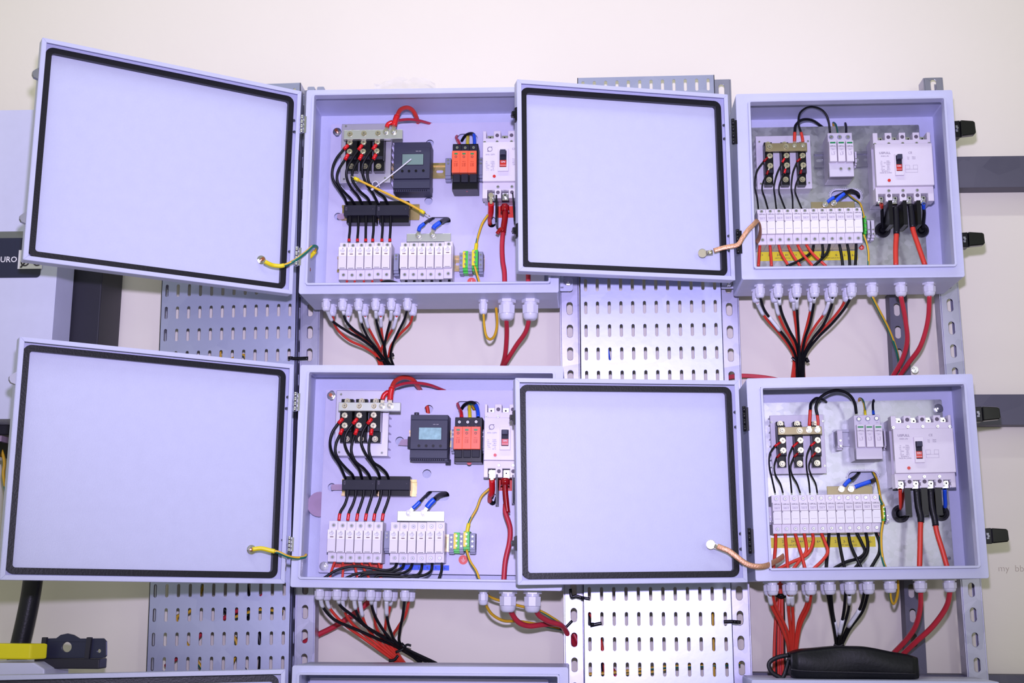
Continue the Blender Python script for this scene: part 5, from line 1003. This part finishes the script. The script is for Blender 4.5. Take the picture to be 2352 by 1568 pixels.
outw('yellow-green loop hanging from the small gland, upper left cabinet', R2, [(1632, 1020), (1638, 1120), (1655, 1215), (1690, 1248), (1730, 1215), (1752, 1110), (1742, 960)], 2.625, 2.70, None, .0058, True, 'yellow-green earth wires', 'earth_wire')
outw('crimson cable swinging right from the left large gland, lower left cabinet', R4, [(1782, 940), (1805, 1010), (1860, 1080), (1940, 1110), (2050, 1100), (2150, 1095), (2215, 1120), (2290, 1240)], 2.625, 2.79, d=.0112)
outw('crimson cable swinging right from the right large gland, lower left cabinet', R4, [(1990, 945), (2020, 1020), (2100, 1072), (2190, 1100), (2225, 1130), (2262, 1190), (2330, 1290)], 2.625, 2.79, d=.0112)
outw('yellow-green wire sagging right from the small gland, lower left cabinet', R4, [(1580, 890), (1600, 950), (1650, 1020), (1740, 1068), (1850, 1072), (2000, 1095), (2140, 1125), (2225, 1140)], 2.625, 2.79, None, .0062, True, 'yellow-green earth wires', 'earth_wire')
outw('yellow-green wire passing behind the large glands, lower left cabinet', R4, [(1600, 850), (1660, 890), (1850, 945), (2020, 985), (2140, 1050), (2220, 1105)], 2.70, 2.79, None, .0058, True, 'yellow-green earth wires', 'earth_wire')
outw('crimson cable running down left behind the strut, lower left cabinet', R4, [(720, 860), (640, 930), (500, 1040), (360, 1125), (220, 1195), (60, 1290)], 2.79, 2.815, d=.0122)
outw('crimson cable from the left large gland, upper right cabinet', R6, [(1388, 870), (1425, 1060), (1440, 1230), (1400, 1380), (1320, 1520)], 2.608, 2.77)
outw('crimson cable curving from the right large gland, upper right cabinet', R6, [(1614, 865), (1602, 1070), (1545, 1270), (1455, 1400), (1370, 1520)], 2.608, 2.77)
outw('yellow-green wire dropping down the channel, upper right cabinet', R6, [(1162, 880), (1228, 1010), (1290, 1130), (1345, 1270), (1372, 1380), (1380, 1500)], 2.608, 2.78, None, .0062, True, 'yellow-green earth wires', 'earth_wire')
outw('crimson cable from the left large gland to the black pouch', R8, [(1545, 835), (1542, 980), (1505, 1120), (1430, 1230), (1330, 1335)], 2.612, 2.74, d=.0104)
outw('crimson cable from the right large gland to the black pouch', R8, [(1778, 830), (1745, 970), (1640, 1120), (1500, 1250), (1400, 1345)], 2.612, 2.74, d=.0108)
outw('small yellow-green loop under the lower right cabinet', R8, [(1305, 840), (1312, 910), (1332, 945), (1355, 910), (1368, 840), (1366, 765)], 2.612, 2.68, None, .0056, True, 'yellow-green earth wires', 'earth_wire')
# background bundle behind the lower right glands
for i, (dx, m) in enumerate(((0, RED), (12, BCAB), (24, RED), (36, RED2), (48, RED), (58, BCAB))):
    outw('%s of the cables hanging behind the red ones, left under the lower right cabinet' % ORDN[i].capitalize(), R8, [(432+dx*.75, 740), (430+dx*.7, 870), (412+dx*1.1, 1080), (402+dx*1.3, 1300), (400+dx*1.5, 1500), (400+dx*1.5, 1600)], 2.775+.006*(i % 2), 2.79, m, .0064, group='bundle behind the lower right glands', name='string_cable')
def ziptie(label, t, P, Y, m=BLK, d=.004, head=None, tail=None):
    c = cable('zip_tie', label, 'zip ties', m, d, t, P, Y, cat='zip tie', flat=.4)
    if head: piece(c, 'tie_head', m, head, .0075, t, Y-.002)
    return c
ziptie('black zip tie around the harness under the upper left cabinet', R2, [(700, 1405), (740, 1432), (790, 1425), (842, 1385)], 2.755, head=[(835, 1372), (845, 1398)])
ziptie('black zip tie around the black cables under the lower left cabinet', R4, [(870, 1320), (920, 1300), (960, 1262), (995, 1268)], 2.735, d=.005, head=[(915, 1250), (950, 1290)])
ziptie('black zip tie around the red cables under the lower left cabinet', R4, [(815, 1388), (860, 1382), (890, 1345)], 2.755, d=.006)
ziptie('black zip tie holding the crimson cables to the strut, lower left', R4, [(2190, 1128), (2225, 1130), (2290, 1068)], 2.745, d=.0055, head=[(2205, 1125), (2245, 1140)])
ziptie('black zip tie around the harness under the upper right cabinet', R6, [(540, 1360), (575, 1388), (630, 1388), (665, 1375)], 2.745, d=.006, head=[(650, 1365), (668, 1400)])
ziptie('black zip tie on the bundle behind the first gland, lower right cabinet', R8, [(415, 872), (455, 892), (500, 878)], 2.765, d=.008, head=[(440, 880), (470, 880)])
ziptie('black zip tie around the black cables above the pouch', R8, [(868, 1262), (905, 1278), (945, 1262)], 2.735, d=.007)
ziptie('black zip tie between the left tray and its strut', RX, [(662, 822), (680, 823), (708, 822)], 2.738, d=.007, head=[(662, 822), (672, 822)])
ziptie('black zip tie between strut and middle tray, just under the door', RC, [(510, 720), (520, 790), (560, 785), (620, 800), (685, 812)], 2.712, d=.006, head=[(605, 800), (635, 805)])
ziptie('short black zip tie between two slots of the middle tray', RC, [(688, 1052), (740, 1040), (792, 1030)], 2.712, d=.007, head=[(695, 1040), (722, 1040)])
ziptie('black zip tie from the middle tray to the right strut', RC, [(1890, 1018), (1960, 1015), (2045, 1022)], 2.712, d=.007, head=[(1970, 1015), (2010, 1020)])
# cables running behind the perforated trays
def behind(label, P, Y, m, d=.006, gy=False): cable('tray_cable', label, 'cables behind the trays', m, d, RX, P, Y, gy=gy)
behind('yellow-green cable behind the lower rows of the middle tray', [(1290, 1552), (1400, 1545), (1450, 1540), (1520, 1532), (1620, 1528), (1700, 1524)], 2.775, None, .0075, True)
behind('second yellow-green cable behind the lowest row of the middle tray', [(1320, 1550), (1480, 1545), (1560, 1530), (1640, 1520)], 2.785, None, .006, True)
behind('upright yellow-green cable behind the right side of the middle tray', [(1636, 1405), (1638, 1470), (1640, 1560), (1642, 1620)], 2.775, None, .006, True)
behind('red cable behind the left side of the middle tray', [(1352, 1400), (1372, 1445), (1385, 1500), (1395, 1600)], 2.775, RED, .0075)
behind('dark red cable behind the left side of the middle tray', [(1315, 1450), (1340, 1490), (1400, 1530), (1440, 1600)], 2.785, RED2, .0105)
behind('black cable behind the left side of the middle tray', [(1345, 1380), (1362, 1470), (1385, 1530), (1380, 1600)], 2.782, BCAB, .0075)
behind('blue-green cable in one slot of the middle tray', [(1396, 790), (1400, 820), (1406, 850)], 2.765, BLU, .003)
behind('yellow-green cable slanting behind the lower left tray', [(470, 1340), (440, 1400), (405, 1420), (430, 1480), (480, 1560)], 2.775, None, .0075, True)
behind('second yellow-green cable slanting behind the lower left tray', [(520, 1440), (545, 1480), (530, 1530), (500, 1590)], 2.78, None, .0075, True)
behind('third yellow-green cable curving behind the lower left tray', [(520, 1425), (560, 1410), (600, 1400), (650, 1405)], 2.78, None, .0075, True)
behind('red cable behind the lower left tray', [(610, 1340), (600, 1370), (480, 1440), (432, 1490), (380, 1530)], 2.79, RED2, .0095)
behind('black cable behind the lower left tray', [(500, 1330), (515, 1400), (580, 1430), (600, 1500), (590, 1600)], 2.79, BCAB, .012)
behind('second black cable behind the lower left tray', [(560, 1320), (570, 1400), (545, 1500), (600, 1600)], 2.795, BCAB, .012)
behind('yellow-green cable in two slots of the upper left tray', [(505, 790), (512, 830), (560, 815), (565, 860)], 2.785, None, .006, True)
for i in range(4): cable('string_cable', '%s thin red cable lying behind the strut beside the lower right cabinet' % ORDN[i].capitalize(), 'thin red cables behind the strut', RED2, .0042, R7, [(20, 105-i*7), (90, 92-i*7), (180, 86-i*6), (330, 96-i*5), (480, 110)], 2.80)
# ---------------------------------------------------------------- black pouch, inverter and the things at the left edge
Yp = 2.60; A = at(*R8(930, 1500), Yp)
f = Fr('zip_pouch', 'long black leather-like pouch lying along the bottom right edge', 'pouch', loc=A, roll=0)
t = R8; top = [f.px(t(*p), .03) for p in ((515, 1325), (600, 1300), (700, 1290), (870, 1275), (950, 1275), (1120, 1280), (1300, 1315), (1420, 1335), (1502, 1360))]
bot = [f.px(t(*p), .03) for p in ((1515, 1500), (1500, 1528), (1200, 1535), (900, 1535), (580, 1530), (520, 1490), (508, 1440))]
def blob(n=26):
    b = MB(); rows = []
    T = spline([Vector((x, 0, z)) for x, z in top], 4); xs = [p.x for p in T]
    B = spline([Vector((x, 0, z)) for x, z in reversed(bot)], 6)
    def zb(x):
        for p, q in zip(B, B[1:]):
            if p.x <= x <= q.x: return p.z+(q.z-p.z)*(x-p.x)/max(1e-6, q.x-p.x)
        return B[0].z if x < B[0].x else B[-1].z
    v = []; m = 14
    for i, p in enumerate(T):
        lo = zb(p.x); k = i/(len(T)-1); e = min(1, k/.06, (1-k)/.04); e = max(.8, e)
        for j in range(m):
            a = 6.2832*j/m; ca, sa = math.cos(a), math.sin(a)
            yy = .03-.032*e*(abs(ca)**.32)*(1 if ca > 0 else -1); zz = (p.z+lo)/2+(p.z-lo)/2*(abs(sa)**.34)*(1 if sa > 0 else -1)
            yy += .0022*math.sin(p.x*45+zz*60)*(1 if ca > .3 else 0)
            v.append((p.x, yy, zz))
    n = len(T); f_ = [[i*m+j, (i+1)*m+j, (i+1)*m+(j+1) % m, i*m+(j+1) % m] for i in range(n-1) for j in range(m)]
    b.add(v, f_, 0, True); b.add(v[:m], [list(range(m))], 0); b.add(v[-m:], [list(reversed(range(m)))], 0); return b
f.part('body', blob(), POUCH)
zz = [f.P(t(*p), -.003) for p in ((520, 1455), (640, 1470), (900, 1478), (1200, 1485), (1505, 1492))]
f.part('zipper', MB().tube(spline(zz, 5), .0022, 6), RUB)
zz = [f.P(t(*p), .012) for p in ((610, 1318), (760, 1332), (900, 1355), (1000, 1352), (1120, 1338), (1300, 1350), (1500, 1362))]
f.part('upper_seam', MB().tube(spline(zz, 5), .0014, 6), RUB)
zz = [f.P(t(*p), .02) for p in ((520, 1345), (440, 1360), (378, 1390), (360, 1430), (385, 1480), (430, 1510), (470, 1518), (500, 1440), (515, 1380))]
f.part('wrist_strap', MB().tube(spline(zz, 6), .0042, 8, flat=.35), POUCH)
# inverter
Yi = 2.60; A = at(0, 780, Yi); f = Fr('inverter', 'big white inverter at the left edge with navy band and charcoal side', 'inverter', loc=A)
X = lambda p, y=0: f.px(p, y)
xl = -.30; xr, zt = X((130, 251)); xr = X((165, 700), .09)[0]; zb = X((5, 962))[1]
f.part('front_cover', MB().prism(rrect(xl, xr, zb, zt, .008, 4), 0, .09), INVW, bev=.028)
x2 = X((277, 720), .225)[0]; f.part('rear_housing', MB().box(xl, x2, .10, .225, zb-.02, X((280, 560), .225)[1]), INVD, bev=.002)
f.part('cover_back', MB().box(xl, xr-.004, .09, .10, zb+.01, zt-.01), INVD)
z1, z0 = X((0, 547))[1], X((0, 638))[1]; xb = X((95, 600))[0]
f.part('navy_band', MB().prism(rrect(xl+.01, xb, z0, z1, .009, 5), -.001, .001), NAVY); f.part('silver_strip', MB().box(xl+.01, xb, -.0012, .001, z1, X((0, 532))[1]), STLD)
text(f, 'URO', RF(2, 535), -.0011, .0125, PRW, align='LEFT', bold=.0002)
(a, b1), (e, b0) = X(RF(175, 450)), X(RF(380, 617)); f.part('paper_sticker', MB().box(a, e, -.0022, -.0008, b0, b1), PRW)
for i, p in enumerate(((225, 562), (335, 560))):
    a, b0 = X(RF(*p), -.0022); r = .0095; f.part('marker_stroke', MB().ring(circ(a, b0+.002, r, 20), circ(a, b0+.002, r*.72, 20), -.0027, -.0021), PRTD)
    if i == 0: f.part('marker_stroke', MB().prism([(a-r*1.1, b0-r), (a-r*.8, b0-r*1.15), (a+r*1.2, b0+r*1.3), (a+r, b0+r*1.5)], -.0029, -.0021), PRTD)
a, b0 = X((4, 1000), .05); f.part('lower_connector_strip', MB().box(xl, a, .05, .12, b0-.012, b0), PINKG); f.part('connector_block', MB().box(xl, a, .04, .12, b0-.045, b0-.014), BLKG)
cable('earth_wire', 'yellow-green wire and black lead at the left edge beside the lower left door', 'cables at the left edge', None, .007, RX, [(2, 1030), (10, 1060), (8, 1090), (14, 1130)], 2.66, gy=True)
cable('conduit', 'thick black conduit slanting down under the lower left door', 'cables at the left edge', RUB, .040, RX, [(80, 1300), (70, 1370), (58, 1430), (42, 1500), (30, 1560)], 2.70, n=16, cat='conduit')
# yellow lever and black bracket at the lower left corner
f = Fr('lever_handle', 'bright yellow lever end at the lower left corner', 'handle', loc=at(60, 1498, 2.50)); (xa, z1), (xb, z0) = f.px(RG(-120, 1212)), f.px(RG(270, 1358)); xc = f.px(RG(370, 1290))[0]
v = [(xa, 0, z0), (xb, 0, z0), (xb, 0, z1), (xa, 0, z1), (xc, .03, z0+.0005), (xc, .03, z1), (xa, .03, z0), (xa, .03, z1)]
f.part('grip', MB().add(v, [(0, 1, 2, 3), (1, 4, 5, 2), (3, 2, 5, 7), (0, 6, 4, 1), (6, 7, 5, 4), (0, 3, 7, 6)]), YHAN, bev=.003)
f = Fr('black_bracket', 'black flanged bracket with a round hole, standing behind the yellow lever', 'bracket', loc=at(170, 1490, 2.56)); P = [f.px(RG(*p)) for p in ((375, 1345), (375, 1200), (395, 1168), (505, 1165), (545, 1135), (605, 1122), (660, 1135), (715, 1168), (930, 1166), (957, 1195), (957, 1320), (940, 1342), (910, 1345))]
h1 = f.px(RG(600, 1245)); h2 = f.px(RG(891, 1280))
f.part('flange', MB().prism(P[::-1], 0, .006, 0, [circ(*h1, .0098, 20), circ(*h2, .0038, 12)]), DGR2B, bev=.001) if False else f.part('flange', MB().prism(P[::-1], 0, .006, 0, [circ(*h1, .0098, 20), circ(*h2, .0038, 12)]), NAVY, bev=.001)
(xa, z1), (xb, z0) = f.px(RG(330, 1345)), f.px(RG(910, 1440)); f.part('foot', MB().box(xa, xb, -.012, .03, z0, z1), INVD, bev=.002)
for xx in (398, 800): q = f.px(RG(xx, 1250)); f.part('rib', MB().prism([(q[0]-.005, q[1]-.022), (q[0]+.004, q[1]-.022), (q[0]+.0065, q[1]+.020), (q[0]-.003, q[1]+.020)], -.008, .001), INVD, bev=.001)
f = Fr('white_device', 'white casing under the yellow lever at the lower left corner', 'device', loc=at(40, 1525, 2.50)); P = [f.px(RG(*p)) for p in ((-160, 1385), (305, 1385), (400, 1445), (400, 1640), (-160, 1640))]
f.part('casing', MB().prism(P[::-1], 0, .12), INVW, bev=.003)
# clear bag and blue clips on top of the upper left cabinet
f = Fr('plastic_bag', 'crumpled clear plastic bag on top of the upper left cabinet', 'bag', loc=at(940, 203, 2.66)); b = MB(); random.seed(9); n, m = 12, 5; v = []
for j in range(m):
    for i in range(n):
        x, z = f.px((862+12.5*i, 205-[0, 8, 15, 22, 27][j]*(.35+.65*math.sin(math.pi*(i+.5)/n*.9+.1))))
        v.append((x+random.uniform(-.002, .002), random.uniform(-.016, .016), z))
f.part('film', b.add(v, [(j*n+i, j*n+i+1, (j+1)*n+i+1, (j+1)*n+i) for j in range(m-1) for i in range(n-1)]), CLEAR)
f = Fr('blue_clip', 'pale blue plastic piece on the strut top beside the upper left cabinet', 'clip', loc=at(725, 202, 2.72))
q = MB()
for x0 in (706, 728):
    a, z = f.px((x0, 208)); e, z1 = f.px((x0+17, 199)); q.prism(rrect(a, e, z, z1, .003, 3), 0, .02)
f.part('pads', q, GZT)
for o in list(bpy.data.objects):
    if o.type == 'EMPTY' and not o.children: bpy.data.objects.remove(o)
# lettering becomes mesh so that every print is ordinary geometry
bpy.context.view_layer.update(); dg = bpy.context.evaluated_depsgraph_get(); TM = {}
for o in [q for q in bpy.data.objects if q.type == 'FONT']:
    if o.data.name not in TM: TM[o.data.name] = bpy.data.meshes.new_from_object(o.evaluated_get(dg))
for o in [q for q in bpy.data.objects if q.type == 'FONT']:
    n = bpy.data.objects.new('lettering', TM[o.data.name]); COL.objects.link(n); n.parent = o.parent; n.matrix_basis = o.matrix_basis.copy()
    for k in ('label', 'category', 'group'):
        if k in o: n[k] = o[k]
    nm = o.name; bpy.data.objects.remove(o); n.name = nm
